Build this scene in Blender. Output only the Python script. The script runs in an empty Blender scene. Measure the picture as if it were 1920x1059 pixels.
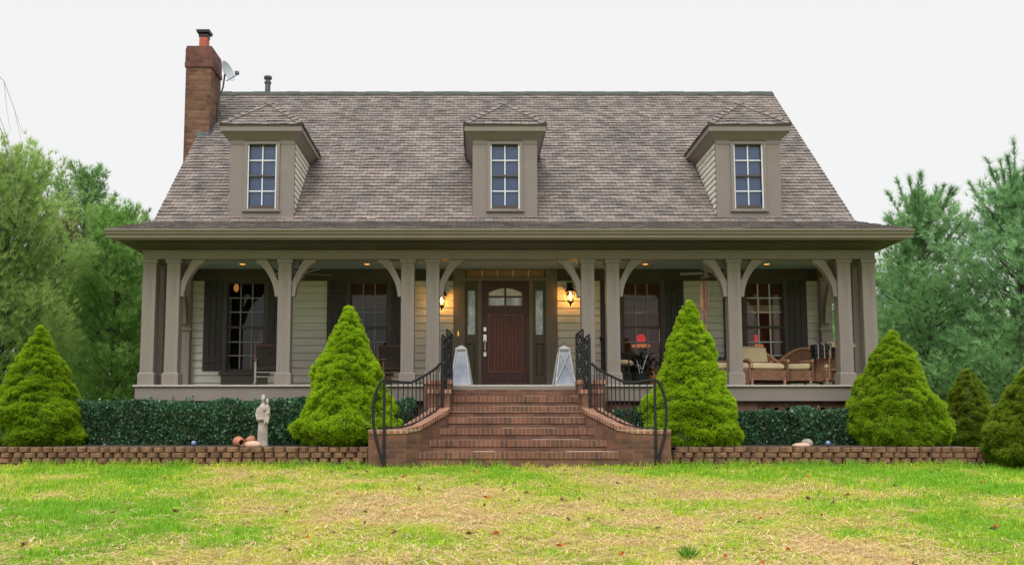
import bpy, bmesh, math, random
import numpy as np
from mathutils import Vector, Matrix, noise
R = math.radians
random.seed(7)
rng = np.random.default_rng(11)
sc = bpy.context.scene
col = sc.collection

# ------------------------------------------------------------------ camera
cam = bpy.data.cameras.new('camera'); camo = bpy.data.objects.new('camera', cam); col.objects.link(camo)
cam.sensor_width = 36; cam.lens = 35.44; cam.clip_start = .1; cam.clip_end = 2000
cam.shift_x = .0349; cam.shift_y = .0367
camo.location = (-.577, -17.5, .56); camo.rotation_euler = (R(96.0), 0, 0)
sc.camera = camo

# ------------------------------------------------------------------ sky: bright even overcast over a clear-sky base
SUN_EL, SUN_AZ = R(46), R(195)
w = bpy.data.worlds.new('World'); sc.world = w; w.use_nodes = True
nt = w.node_tree; nt.nodes.clear()
N, L = nt.nodes.new, nt.links.new
out = N('ShaderNodeOutputWorld'); bg = N('ShaderNodeBackground'); bg.inputs[1].default_value = .1
sky = N('ShaderNodeTexSky'); sky.sky_type = 'NISHITA'; sky.sun_disc = False
sky.sun_elevation = SUN_EL; sky.sun_rotation = SUN_AZ
tc = N('ShaderNodeTexCoord'); sx = N('ShaderNodeSeparateXYZ'); L(tc.outputs['Generated'], sx.inputs[0])
cr = N('ShaderNodeValToRGB'); L(sx.outputs[2], cr.inputs[0])
cr.color_ramp.elements[0].position = .0; cr.color_ramp.elements[0].color = (6.75, 6.72, 6.68, 1)
cr.color_ramp.elements[1].position = 1.; cr.color_ramp.elements[1].color = (24., 24.5, 25., 1)
e = cr.color_ramp.elements.new(.46); e.color = (6.8, 6.77, 6.73, 1)
mx = N('ShaderNodeMix'); mx.data_type = 'RGBA'; mx.inputs[0].default_value = .96
L(sky.outputs[0], mx.inputs[6]); L(cr.outputs[0], mx.inputs[7]); L(mx.outputs[2], bg.inputs[0]); L(bg.outputs[0], out.inputs[0])
sd = bpy.data.lights.new('sun', 'SUN'); sd.energy = 1.5; sd.angle = R(30); sd.color = (1, .97, .92)
so = bpy.data.objects.new('sun', sd); col.objects.link(so)
so.rotation_euler = (R(90) - SUN_EL, 0, R(-15))
sc.view_settings.view_transform = 'Standard'; sc.view_settings.look = 'None'
sc.view_settings.exposure = 0.45; sc.view_settings.gamma = 1

# ------------------------------------------------------------------ materials
def mat(name, c, c2=None, rough=.7, scale=6., bump=.0, bscale=40., metal=0., stretch=None, spec=.4, detail=6., grain=0.):
    m = bpy.data.materials.new(name); m.use_nodes = True
    t = m.node_tree; b = t.nodes['Principled BSDF']
    b.inputs['Roughness'].default_value = rough; b.inputs['Metallic'].default_value = metal
    b.inputs['Specular IOR Level'].default_value = spec
    tc = t.nodes.new('ShaderNodeTexCoord'); vec = tc.outputs['Object']
    if stretch:
        mp = t.nodes.new('ShaderNodeMapping'); mp.inputs['Scale'].default_value = stretch
        t.links.new(vec, mp.inputs[0]); vec = mp.outputs[0]
    if c2 is None: c2 = tuple(x * .8 for x in c)
    n = t.nodes.new('ShaderNodeTexNoise'); n.inputs['Scale'].default_value = scale; n.inputs['Detail'].default_value = detail
    t.links.new(vec, n.inputs[0])
    r = t.nodes.new('ShaderNodeValToRGB'); r.color_ramp.elements[0].position = .32; r.color_ramp.elements[1].position = .68
    r.color_ramp.elements[0].color = (*c2, 1); r.color_ramp.elements[1].color = (*c, 1)
    t.links.new(n.outputs[0], r.inputs[0]); t.links.new(r.outputs[0], b.inputs['Base Color'])
    if grain:
        mp2 = t.nodes.new('ShaderNodeMapping'); mp2.inputs['Scale'].default_value = (22, 22, .55); t.links.new(tc.outputs['Object'], mp2.inputs[0])
        ng = t.nodes.new('ShaderNodeTexNoise'); ng.inputs['Scale'].default_value = 1.6; ng.inputs['Detail'].default_value = 3; t.links.new(mp2.outputs[0], ng.inputs[0])
        rg = t.nodes.new('ShaderNodeValToRGB'); rg.color_ramp.elements[0].position = .27; rg.color_ramp.elements[1].position = .40
        lo = 1-grain; rg.color_ramp.elements[0].color = (lo, lo, lo, 1); rg.color_ramp.elements[1].color = (1, 1, 1, 1); t.links.new(ng.outputs[0], rg.inputs[0])
        mg = t.nodes.new('ShaderNodeMix'); mg.data_type = 'RGBA'; mg.blend_type = 'MULTIPLY'; mg.inputs[0].default_value = 1
        t.links.new(r.outputs[0], mg.inputs[6]); t.links.new(rg.outputs[0], mg.inputs[7]); t.links.new(mg.outputs[2], b.inputs['Base Color'])
    if bump:
        n2 = t.nodes.new('ShaderNodeTexNoise'); n2.inputs['Scale'].default_value = bscale; n2.inputs['Detail'].default_value = 5
        t.links.new(vec, n2.inputs[0])
        bp = t.nodes.new('ShaderNodeBump'); bp.inputs['Strength'].default_value = bump; bp.inputs['Distance'].default_value = .01
        t.links.new(n2.outputs[0], bp.inputs['Height']); t.links.new(bp.outputs[0], b.inputs['Normal'])
    return m

def brickmat(name, c1, c2, mortar, bw, rh, ms=.01, off=.5, bias=0., rough=.85, bump=.6, tint=None, nscale=2.5, namt=.35):
    m = bpy.data.materials.new(name); m.use_nodes = True
    t = m.node_tree; b = t.nodes['Principled BSDF']; b.inputs['Roughness'].default_value = rough
    b.inputs['Specular IOR Level'].default_value = .25
    uv = t.nodes.new('ShaderNodeUVMap')
    k = t.nodes.new('ShaderNodeTexBrick'); t.links.new(uv.outputs[0], k.inputs['Vector'])
    k.inputs['Color1'].default_value = (*c1, 1); k.inputs['Color2'].default_value = (*c2, 1); k.inputs['Mortar'].default_value = (*mortar, 1)
    k.inputs['Scale'].default_value = 1; k.inputs['Brick Width'].default_value = bw; k.inputs['Row Height'].default_value = rh
    k.inputs['Mortar Size'].default_value = ms; k.inputs['Mortar Smooth'].default_value = .15; k.inputs['Bias'].default_value = bias
    k.offset = off
    n = t.nodes.new('ShaderNodeTexNoise'); n.inputs['Scale'].default_value = nscale; n.inputs['Detail'].default_value = 8; n.inputs['Roughness'].default_value = .65
    t.links.new(uv.outputs[0], n.inputs[0])
    r = t.nodes.new('ShaderNodeValToRGB'); r.color_ramp.elements[0].position = .35; r.color_ramp.elements[1].position = .66
    lo = 1 - namt; r.color_ramp.elements[0].color = (lo, lo, lo, 1)
    r.color_ramp.elements[1].color = (*(tint or (1.1, 1.1, 1.1)), 1)
    t.links.new(n.outputs[0], r.inputs[0])
    mu = t.nodes.new('ShaderNodeMix'); mu.data_type = 'RGBA'; mu.blend_type = 'MULTIPLY'; mu.inputs[0].default_value = 1
    t.links.new(k.outputs['Color'], mu.inputs[6]); t.links.new(r.outputs[0], mu.inputs[7]); t.links.new(mu.outputs[2], b.inputs['Base Color'])
    n2 = t.nodes.new('ShaderNodeTexNoise'); n2.inputs['Scale'].default_value = 90; t.links.new(uv.outputs[0], n2.inputs[0])
    ad = t.nodes.new('ShaderNodeMath'); ad.operation = 'MULTIPLY_ADD'; ad.inputs[1].default_value = -1.
    t.links.new(k.outputs['Fac'], ad.inputs[0]); t.links.new(n2.outputs[0], ad.inputs[2])
    bp = t.nodes.new('ShaderNodeBump'); bp.inputs['Strength'].default_value = bump; bp.inputs['Distance'].default_value = .008
    t.links.new(ad.outputs[0], bp.inputs['Height']); t.links.new(bp.outputs[0], b.inputs['Normal'])
    return m

def leafmat(name, rough=.55, spec=.3, trans=.3):
    m = bpy.data.materials.new(name); m.use_nodes = True
    t = m.node_tree; b = t.nodes['Principled BSDF']; o = t.nodes['Material Output']
    b.inputs['Roughness'].default_value = rough; b.inputs['Specular IOR Level'].default_value = spec
    a = t.nodes.new('ShaderNodeAttribute'); a.attribute_name = 'Col'
    t.links.new(a.outputs['Color'], b.inputs['Base Color'])
    tr = t.nodes.new('ShaderNodeBsdfTranslucent'); t.links.new(a.outputs['Color'], tr.inputs[0])
    mxs = t.nodes.new('ShaderNodeMixShader'); mxs.inputs[0].default_value = trans
    t.links.new(b.outputs[0], mxs.inputs[1]); t.links.new(tr.outputs[0], mxs.inputs[2]); t.links.new(mxs.outputs[0], o.inputs[0])
    return m

def glassmat(name, tint=(.8, .82, .85), ior=1.5, gain=1.0):
    m = bpy.data.materials.new(name); m.use_nodes = True
    t = m.node_tree; o = t.nodes['Material Output']; t.nodes.remove(t.nodes['Principled BSDF'])
    tr = t.nodes.new('ShaderNodeBsdfTransparent'); tr.inputs[0].default_value = (*tint, 1)
    g = t.nodes.new('ShaderNodeBsdfGlossy'); g.inputs['Roughness'].default_value = .02
    fr = t.nodes.new('ShaderNodeFresnel'); fr.inputs[0].default_value = ior
    nz = t.nodes.new('ShaderNodeTexNoise'); nz.inputs['Scale'].default_value = 2.2
    bp = t.nodes.new('ShaderNodeBump'); bp.inputs['Strength'].default_value = .05; bp.inputs['Distance'].default_value = .02
    tcn = t.nodes.new('ShaderNodeTexCoord'); t.links.new(tcn.outputs['Object'], nz.inputs[0])
    t.links.new(nz.outputs[0], bp.inputs['Height']); t.links.new(bp.outputs[0], g.inputs['Normal'])
    ml = t.nodes.new('ShaderNodeMath'); ml.operation = 'MULTIPLY'; ml.inputs[1].default_value = gain; ml.use_clamp = True
    t.links.new(fr.outputs[0], ml.inputs[0])
    x = t.nodes.new('ShaderNodeMixShader'); t.links.new(ml.outputs[0], x.inputs[0])
    t.links.new(tr.outputs[0], x.inputs[1]); t.links.new(g.outputs[0], x.inputs[2]); t.links.new(x.outputs[0], o.inputs[0])
    return m

def glow(name, c, s, base=(.5, .3, .1)):
    m = mat(name, base); b = m.node_tree.nodes['Principled BSDF']
    b.inputs['Emission Color'].default_value = (*c, 1); b.inputs['Emission Strength'].default_value = s
    return m

M = {}
M['taupe'] = mat('taupe_paint', (.25, .214, .186), (.183, .156, .136), .6, 3, .25, 30, stretch=(1, 1, .18), grain=.45)
M['trim'] = mat('trim_paint', (.205, .172, .150), (.182, .153, .133), .55, 2, .1, 60)
M['gutter'] = mat('gutter_paint', (.20, .165, .142), (.18, .148, .128), .4, 3)
M['dormer'] = mat('dormer_paint', (.195, .161, .146), (.174, .144, .131), .6, 2.5, .15, 50)
M['siding'] = mat('cream_siding', (.60, .57, .50), (.51, .485, .425), .6, 3, .12, 60, stretch=(.4, 1, 3))
M['shutter'] = mat('dark_shutter', (.034, .028, .024), (.022, .019, .017), .5, 5, .3, 30, stretch=(3, 1, .3))
M['darktrim'] = mat('dark_trim', (.065, .053, .045), (.05, .042, .035), .5, 4)
M['frame'] = mat('door_frame_paint', (.16, .135, .105), (.13, .11, .085), .5, 4)
M['panelp'] = mat('panel_paint', (.085, .073, .05), (.07, .06, .04), .5, 4)
M['ceil'] = mat('ceiling_blue', (.30,.38,.41), (.26,.33,.36), .6, 2)
M['deck'] = mat('porch_deck', (.45, .42, .37), (.36, .33, .29), .5, 8, .2, 40, stretch=(6, .5, 1))
M['muntin'] = mat('muntin_white', (.62, .64, .66), (.55, .57, .6), .4)
M['muntin_d'] = mat('muntin_grey', (.25,.245,.245), (.2,.195,.195), .4)
M['door'] = mat('mahogany', (.085,.026,.024), (.045,.015,.015), .38, 7, .15, 60, stretch=(9, 1, .5))
M['door2'] = mat('mahogany_panel', (.15,.042,.026), (.085,.026,.018), .38, 9, .15, 60, stretch=(9, 1, .5))
M['doorlip'] = mat('mahogany_moulding', (.26,.08,.035), (.16,.05,.025), .35, 9)
M['chrome'] = mat('brushed_nickel', (.7, .7, .68), (.6, .6, .58), .25, metal=1.)
M['room'] = mat('room_wall', (.20,.13,.095), (.14,.09,.065), .8, 2)
M['black'] = mat('black_iron', (.016, .018, .022), (.01, .012, .016), .45, 12, metal=.3)
M['iron'] = mat('painted_iron', (.011, .013, .017), (.007, .008, .011), .38, 12)
M['glass'] = glassmat('window_glass', (.72, .72, .72), 1.5, 1.1)
M['dglass'] = glassmat('dormer_glass', (.8, .84, .9), 1.5, 1.5)
M['lglass'] = glassmat('lantern_glass', (.95, .95, .95), 1.45)
M['warmpane'] = mat('warm_lit_pane', (.42,.19,.09), (.3,.13,.06), .12, 3, spec=.8)  # warm dim light of the hall put into the pane colour
M['frost'] = mat('glass_painted_reflection', (.72,.79,.86), (.25,.28,.32), .12, 14, .5, 30, spec=.9, stretch=(1, 1, .35))  # bright reflection of sky and trees put into the pale colour
M['frostw'] = mat('leaded_glass_pale', (.85,.78,.66), (.6,.56,.5), .12, 9, .4, 30, spec=.9)
M['blind'] = mat('bamboo_blind', (.30,.14,.095), (.2,.1,.065), .7, 14, stretch=(.5, 1, 8))
M['blindpale'] = mat('pale_blind', (.75,.62,.4), (.6,.5,.32), .7, 6)
M['added_curtain'] = mat('added_tan_curtain', (.55,.36,.24), (.42,.27,.18), .9, 8)
M['sky_refl'] = mat('painted_sky_reflection', (.24, .30, .52), (.20, .26, .47), .8, 1.5)  # blue of the reflected sky, painted on the dormer panels
M['brick'] = brickmat('red_brick', (.225, .105, .066), (.115, .062, .045), (.15, .10, .075), .2, .0715, .008, namt=.4, tint=(1.15, 1.08, 1.05), nscale=2)
M['rowlock'] = brickmat('rowlock_brick', (.22, .10, .062), (.12, .062, .045), (.235, .165, .12), .0715, .4, .007, off=0, namt=.4, tint=(1.15, 1.1, 1.1), nscale=2.5)
M['capbrick'] = brickmat('cap_brick', (.34, .135, .075), (.22, .09, .058), (.42, .33, .25), .0715, .5, .009, off=0, namt=.35, nscale=4)
M['mortar'] = mat('mortar', (.38, .31, .24), (.24, .19, .145), .9, 14, .4, 60)
M['chimney'] = brickmat('chimney_brick', (.215, .115, .078), (.10, .056, .045), (.16, .10, .07), .2, .0715, .008, namt=.5, tint=(1.2, 1.1, 1.0), nscale=1.6)
M['chimtop'] = brickmat('chimney_red_brick', (.19, .074, .06), (.11, .05, .046), (.14, .085, .07), .2, .0715, .007, namt=.45, tint=(1.2, 1.1, 1.1), nscale=2)
M['shingle'] = brickmat('asphalt_shingle', (.226, .187, .168), (.122, .107, .102), (.04, .036, .036), .17, .135, .004, bias=-.05, namt=.25, tint=(1.12, 1.08, 1.05), nscale=.9, bump=.7)
M['shingled'] = brickmat('asphalt_shingle_grey', (.215, .182, .168), (.112, .10, .098), (.04, .036, .036), .17, .11, .004, bias=-.1, namt=.4, nscale=1.2, bump=.7)
M['ridge'] = mat('ridge_cap', (.045, .052, .045), (.03, .035, .03), .9, 8, .4, 60)
M['flue'] = mat('terracotta_flue', (.42, .10, .06), (.3, .075, .05), .8, 6)
M['galv'] = mat('dull_metal', (.12, .125, .14), (.075, .08, .09), .5, 7, metal=.5)
M['dish'] = mat('dish_grey', (.34, .36, .39), (.3, .32, .35), .45, 4)
M['blockw'] = mat('tumbled_block', (.235, .128, .066), (.105, .057, .034), .92, 9, .8, 45)
M['mulch'] = mat('mulch', (.075, .045, .03), (.03, .02, .015), .95, 30, .8, 60)
M['bark'] = mat('bark', (.09, .07, .055), (.05, .04, .032), .9, 12, .6, 30, stretch=(2, 2, .4))
M['twigbark'] = mat('twig_bark', (.26,.22,.19), (.18,.15,.13), .9, 12)
M['twigs'] = mat('inner_twigs', (.085,.13,.02), (.05,.075,.015), .95, 20)
M['stone'] = mat('weathered_statue', (.43,.37,.325), (.22,.185,.16), .85, 7, .5, 50)
M['terra'] = mat('terracotta', (.40,.17,.095), (.28,.11,.065), .8, 8)
M['pinkstone'] = mat('pink_stone', (.56, .35, .26), (.44, .27, .2), .85, 6, .3, 40)
M['greystone'] = mat('grey_rock', (.3, .26, .22), (.18, .155, .13), .9, 8, .6, 30)
M['blueball'] = mat('blue_glass_ball', (.14,.2,.33), (.1,.15,.27), .1, 5, spec=.8)
M['wicker'] = brickmat('wicker', (.40,.22,.135), (.27,.14,.085), (.10, .05, .03), .05, .018, .003, namt=.3, nscale=6, bump=.8)
M['wickr'] = mat('wicker_rod', (.38, .20, .12), (.26, .13, .08), .6, 20)
M['cush'] = mat('tan_cushion', (.52, .42, .25), (.46, .365, .215), .85, 5, .2, 80)
M['throw'] = mat('black_throw', (.018, .018, .02), (.012, .012, .014), .9, 30)
M['throwp'] = mat('cream_throw', (.56, .44, .28), (.46, .35, .22), .9, 18)
M['rockw'] = mat('weathered_white_wood', (.34,.31,.28), (.24,.21,.185), .7, 9, stretch=(2, 2, .5))
M['rockd'] = mat('brown_wood', (.16, .085, .055), (.1, .055, .035), .6, 9)
M['weave'] = brickmat('cane_weave', (.075,.06,.05), (.045,.036,.031), (.03, .026, .024), .04, .02, .004, namt=.2)
M['lant'] = mat('galvanised_lantern', (.50,.50,.51), (.34,.34,.36), .5, 6)
M['lantg'] = mat('lantern_panel', (.30,.33,.39), (.17,.19,.25), .25, 4, spec=.7)
M['chime'] = mat('copper_tube', (.42, .25, .2), (.24, .14, .11), .3, 5, metal=.8)
M['amber'] = mat('amber_vase', (.33, .12, .015), (.24, .085, .012), .15, 4, spec=.7)
M['white'] = mat('white_stick', (.5, .5, .5), (.42, .42, .42), .6)
M['flame'] = glow('bulb_glow', (1, .62, .2), 30)
M['can'] = glow('recessed_lens', (1, .36, .05), 1.6)
M['cantrim'] = mat('can_trim', (.5, .46, .4))
M['redlamp'] = glow('red_lamp_shade', (1, .02, .03), .42, (.5, .02, .02))
M['orlamp'] = glow('orange_lamp_rim', (1, .25, .06), .36, (.6, .2, .05))
M['amblamp'] = glow('amber_pendant', (1, .38, .08), .35, (.5, .2, .04))
M['leafy'] = leafmat('foliage', .7, .06, .45); M['glossy'] = leafmat('glossy_leaf', .35, .55, .15); M['grassy'] = leafmat('grass_blade', .6, .25, .35)

# ------------------------------------------------------------------ helpers
class MB:
    def __init__(s): s.v = []; s.f = []; s.uv = []; s.x = None
    def _p(s, p):
        p = Vector(p)
        return tuple(s.x @ p) if s.x is not None else tuple(p)
    def face(s, pts, uv=None):
        b = len(s.v); s.v += [s._p(p) for p in pts]; s.f.append(list(range(b, b + len(pts)))); s.uv.append(uv)
    def poly(s, vs, fs):
        b = len(s.v); s.v += [s._p(p) for p in vs]
        for f in fs: s.f.append([b + i for i in f]); s.uv.append(None)
    def box(s, x0, x1, y0, y1, z0, z1):
        s.poly([(x0,y0,z0),(x1,y0,z0),(x1,y1,z0),(x0,y1,z0),(x0,y0,z1),(x1,y0,z1),(x1,y1,z1),(x0,y1,z1)],
               [(0,3,2,1),(4,5,6,7),(0,1,5,4),(1,2,6,5),(2,3,7,6),(3,0,4,7)]); return s
    def frust(s, a, b):   # a,b = (x0,x1,y0,y1,z)
        v = [(q[i], q[j], q[4]) for q in (a, b) for i, j in ((0,2),(1,2),(1,3),(0,3))]
        s.poly(v, [(0,3,2,1),(4,5,6,7),(0,1,5,4),(1,2,6,5),(2,3,7,6),(3,0,4,7)]); return s
    def prism(s, pts, axis, a, b):   # 2D polygon extruded along axis
        def P(q, t): return {'y': (q[0], t, q[1]), 'x': (t, q[0], q[1]), 'z': (q[0], q[1], t)}[axis]
        n = len(pts); v = [P(q, a) for q in pts] + [P(q, b) for q in pts]
        s.poly(v, [list(range(n))[::-1], list(range(n, 2*n))] + [(i, (i+1) % n, n+(i+1) % n, n+i) for i in range(n)]); return s
    def tube(s, path, r, n=8, cap=True):
        path = [Vector(p) for p in path]; rs = r if isinstance(r, (list, tuple)) else [r]*len(path)
        b = len(s.v); k = len(path); up = None
        for i, p in enumerate(path):
            d = (path[min(i+1, k-1)] - path[max(i-1, 0)]).normalized()
            if up is None: up = d.orthogonal().normalized()
            up = (up - d*up.dot(d)); up = up.normalized() if up.length > 1e-6 else d.orthogonal().normalized()
            q = d.cross(up)
            for j in range(n):
                a = 2*math.pi*j/n; s.v.append(s._p(p + (up*math.cos(a) + q*math.sin(a))*rs[i]))
        for i in range(k-1):
            for j in range(n):
                s.f.append([b+i*n+j, b+i*n+(j+1) % n, b+(i+1)*n+(j+1) % n, b+(i+1)*n+j]); s.uv.append(None)
        if cap:
            s.f.append([b+j for j in range(n)][::-1]); s.uv.append(None)
            s.f.append([b+(k-1)*n+j for j in range(n)]); s.uv.append(None)
        return s
    def lathe(s, prof, c=(0,0,0), n=20, axis=None):
        b = len(s.v); k = len(prof)
        for r, z in prof:
            for j in range(n):
                a = 2*math.pi*j/n; p = Vector((r*math.cos(a), r*math.sin(a), z))
                if axis is not None: p = axis @ p
                s.v.append(s._p(p + Vector(c)))
        for i in range(k-1):
            for j in range(n):
                s.f.append([b+i*n+j, b+i*n+(j+1) % n, b+(i+1)*n+(j+1) % n, b+(i+1)*n+j]); s.uv.append(None)
        s.f.append([b+j for j in range(n)][::-1]); s.uv.append(None)
        s.f.append([b+(k-1)*n+j for j in range(n)]); s.uv.append(None)
        return s
    def ball(s, c, r, n=12, m=8):
        rx, ry, rz = r if isinstance(r, tuple) else (r, r, r)
        prof = [(math.sin(math.pi*(i+.02)/(m+.04)), -math.cos(math.pi*(i+.02)/(m+.04))) for i in range(m+1)]
        return s.lathe(prof, c, n, Matrix.Diagonal((rx, ry, rz)))
    def build(s, name, m, parent=None, loc=(0,0,0), bevel=0, smooth=False, rotz=0):
        me = bpy.data.meshes.new(name); me.from_pydata(s.v, [], s.f); me.update()
        ul = me.uv_layers.new(name='UVMap')
        for p, u in zip(me.polygons, s.uv):
            if u:
                for li, q in zip(p.loop_indices, u): ul.data[li].uv = q
            else:
                n = p.normal
                if abs(n.z) > .95: t, b = Vector((1,0,0)), Vector((0,1,0))
                else:
                    t = Vector((0,0,1)).cross(n).normalized(); b = n.cross(t)
                for li in p.loop_indices:
                    q = me.vertices[me.loops[li].vertex_index].co; ul.data[li].uv = (q.dot(t), q.dot(b))
        if bevel:
            bm = bmesh.new(); bm.from_mesh(me); bmesh.ops.remove_doubles(bm, verts=bm.verts, dist=1e-5)
            ed = [e for e in bm.edges if len(e.link_faces) == 2 and e.calc_face_angle(0) > .5]
            bmesh.ops.bevel(bm, geom=ed, offset=bevel, segments=1, affect='EDGES', clamp_overlap=True)
            bm.to_mesh(me); bm.free()
        me.materials.append(m)
        if smooth:
            me.polygons.foreach_set('use_smooth', [True]*len(me.polygons))
            if hasattr(me, 'set_sharp_from_angle'): me.set_sharp_from_angle(angle=R(40))
        o = bpy.data.objects.new(name, me); col.objects.link(o); o.parent = parent; o.location = loc; o.rotation_euler.z = rotz
        return o

def tag(o, label=None, cat=None, group=None, kind=None):
    for k, v in (('label', label), ('category', cat), ('group', group), ('kind', kind)):
        if v: o[k] = v
    return o
def thing(name, label, cat, loc=(0,0,0), rotz=0, group=None):
    o = bpy.data.objects.new(name, None); col.objects.link(o); o.empty_display_size = .1
    o.location = loc; o.rotation_euler.z = rotz
    return tag(o, label, cat, group)
def clone(o, loc=None, rotz=None, label=None, parent=None, scale=None):
    def cp(a, p):
        c = a.copy(); col.objects.link(c); c.parent = p
        for ch in list(a.children): cp(ch, c)
        return c
    c = cp(o, parent)
    if loc is not None: c.location = loc
    if rotz is not None: c.rotation_euler.z = rotz
    if scale is not None: c.scale = scale
    if label: c['label'] = label
    return c
def box(name, m, parent, *b, bevel=0): return MB().box(*b).build(name, m, parent, bevel=bevel)

def npmesh(name, V, k, m, parent=None, C=None, loc=(0,0,0)):
    V = np.ascontiguousarray(V, dtype=np.float32).reshape(-1, 3); nv = len(V); nf = nv//k
    me = bpy.data.meshes.new(name)
    me.vertices.add(nv); me.vertices.foreach_set('co', V.ravel())
    me.loops.add(nv); me.loops.foreach_set('vertex_index', np.arange(nv, dtype=np.int32))
    me.polygons.add(nf); me.polygons.foreach_set('loop_start', np.arange(0, nv, k, dtype=np.int32))
    if C is not None:
        C = np.asarray(C, dtype=np.float32); C = np.repeat(C, nv//len(C), axis=0)
        A = np.ones((nv, 4), np.float32); A[:, :3] = C
        at = me.color_attributes.new('Col', 'FLOAT_COLOR', 'POINT'); at.data.foreach_set('color', A.ravel())
    me.update(calc_edges=True); me.materials.append(m)
    o = bpy.data.objects.new(name, me); col.objects.link(o); o.parent = parent; o.location = loc
    return o
def unit(a): return a/np.maximum(np.linalg.norm(a, axis=1, keepdims=True), 1e-9)
def needles(P, D, k, spread, Ln, wd):
    n = len(P)*k; P = np.repeat(P, k, 0); D = unit(np.repeat(D, k, 0) + rng.normal(0, spread, (n, 3)))
    l = (Ln*(.65+.7*rng.random(n)))[:, None]; S = unit(np.cross(D, rng.normal(0, 1, (n, 3))))*(wd/2)
    return np.stack([P-S, P+S, P+D*l], 1).reshape(-1, 3)
def leaves(P, D, Ln, wd):
    n = len(P); D = unit(D); S = unit(np.cross(D, rng.normal(0, 1, (n, 3))))
    l = (Ln*(.7+.6*rng.random(n)))[:, None]; S = S*(l*wd/Ln/2)
    U = np.cross(D, S)*.35
    return np.stack([P, P+D*l*.5+S+U, P+D*l, P+D*l*.5-S+U], 1).reshape(-1, 3)
def vnoise(X, Y, s, seed):
    g = np.random.default_rng(seed).random((256, 256)); X = X/s+77; Y = Y/s+77
    i = np.floor(X).astype(int); j = np.floor(Y).astype(int); a = X-i; b = Y-j; a = a*a*(3-2*a); b = b*b*(3-2*b)
    q = lambda u, v: g[u % 256, v % 256]
    return (q(i,j)*(1-a)+q(i+1,j)*a)*(1-b)+(q(i,j+1)*(1-a)+q(i+1,j+1)*a)*b

# ------------------------------------------------------------------ ground
def lawn_z(X, Y):
    X = np.asarray(X, float); Y = np.asarray(Y, float)
    z = np.where(Y < -2.6, np.maximum((Y+2.6)*.06, -1.0), 0.)
    front = np.where(X > 7.3, np.clip((Y+2.6)/1.6, 0, 1), np.clip((Y+2.0)/.12, 0, 1))
    front = np.where((np.abs(X-.07) < 2.3) & (Y < 0), 0, front)
    return z - .07*(1-front) + .2*front + np.where(Y < -2.6, .025*np.sin(X*.9+Y*.5)*np.clip((-2.6-Y)/3, 0, 1), 0)
xs = np.concatenate([[-600,-250,-100,-50,-30,-20], np.arange(-15, 15.1, .5), [20,30,50,100,250,600]])
xs = np.sort(np.append(xs, [7.25, 7.35]))
ys = np.sort(np.concatenate([[-200,-80,-40,-28], np.arange(-22, -2.7, .5), [-2.6,-2.1,-2.0,-1.88,-1.5,-1,0,6,12,20,40,90,250,700]]))
GX, GY = np.meshgrid(xs, ys); GZ = lawn_z(GX, GY); nx = len(xs)
b = MB(); b.v = [tuple(p) for p in np.stack([GX, GY, GZ], -1).reshape(-1, 3)]
b.f = [[j*nx+i, j*nx+i+1, (j+1)*nx+i+1, (j+1)*nx+i] for j in range(len(ys)-1) for i in range(nx-1)]; b.uv = [None]*len(b.f)
M['soil'] = mat('lawn_soil', (.24, .27, .05), (.13, .20, .025), .95, 1.2, .6, 30)
tag(b.build('lawn', M['soil'], smooth=True), kind='structure')
b = MB()
for i in range(80):
    x0 = -12+i*.25; b.face([(x0,-1.93,.243),(x0+.25,-1.93,.243),(x0+.25,.1,.275),(x0,.1,.275)]) if x0 < 7.0 and not -2.2 < x0+.06 < 2.2 else None
tag(b.build('planting_bed', M['mulch']), kind='structure')

# ------------------------------------------------------------------ house
H = thing('house', 'brown shingled house with three dormers, a brick chimney and a deep front porch', 'house')
FZ, CZ, WY = 1.265, 3.67, 2.4      # porch floor, porch ceiling, front wall plane
RS = .845; RY, RZ = 5.9, 4.34+.845*4.9
roofz = lambda Y: 4.34+RS*(Y-1)

# porch floor + skirt + foundation
b = MB()
x = -6.45
while x < 6.44:
    b.box(x, min(x+.13, 6.45), -.26, WY, FZ-.03, FZ+random.uniform(-.0015, .0015)); x += .1335
b.build('porch_floor', M['deck'], H)
b = MB(); b.box(-6.42, 6.42, -.22, -.16, .99, FZ-.03); b.box(-6.42, -6.36, -.16, WY, .99, FZ-.03); b.box(6.36, 6.42, -.16, WY, .99, FZ-.03)
b.build('porch_skirt', M['trim'], H)
b = MB(); b.box(-6.38, 6.38, -.1, 0, 0, .72); b.box(-6.38, 6.38, -.1, 0, .88, 1.0)
x = -6.38
while x < 6.38: b.box(x, x+.13, -.098, -.002, .72, .88); x += .2
for x in (-6.3, -4, -1.9, 1.9, 4.05, 6.1): b.box(x-.2, x+.2, -.135, -.1, 0, 1.0)
b.box(-6.38, -6.3, 0, WY, 0, 1); b.box(6.3, 6.38, 0, WY, 0, 1)
b.build('foundation', M['brick'], H)
box('dark_backing', M['black'], H, -6.25, 6.25, .35, .4, 0, 1.2)  # black sheet painted as the darkness behind the brick openings

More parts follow.
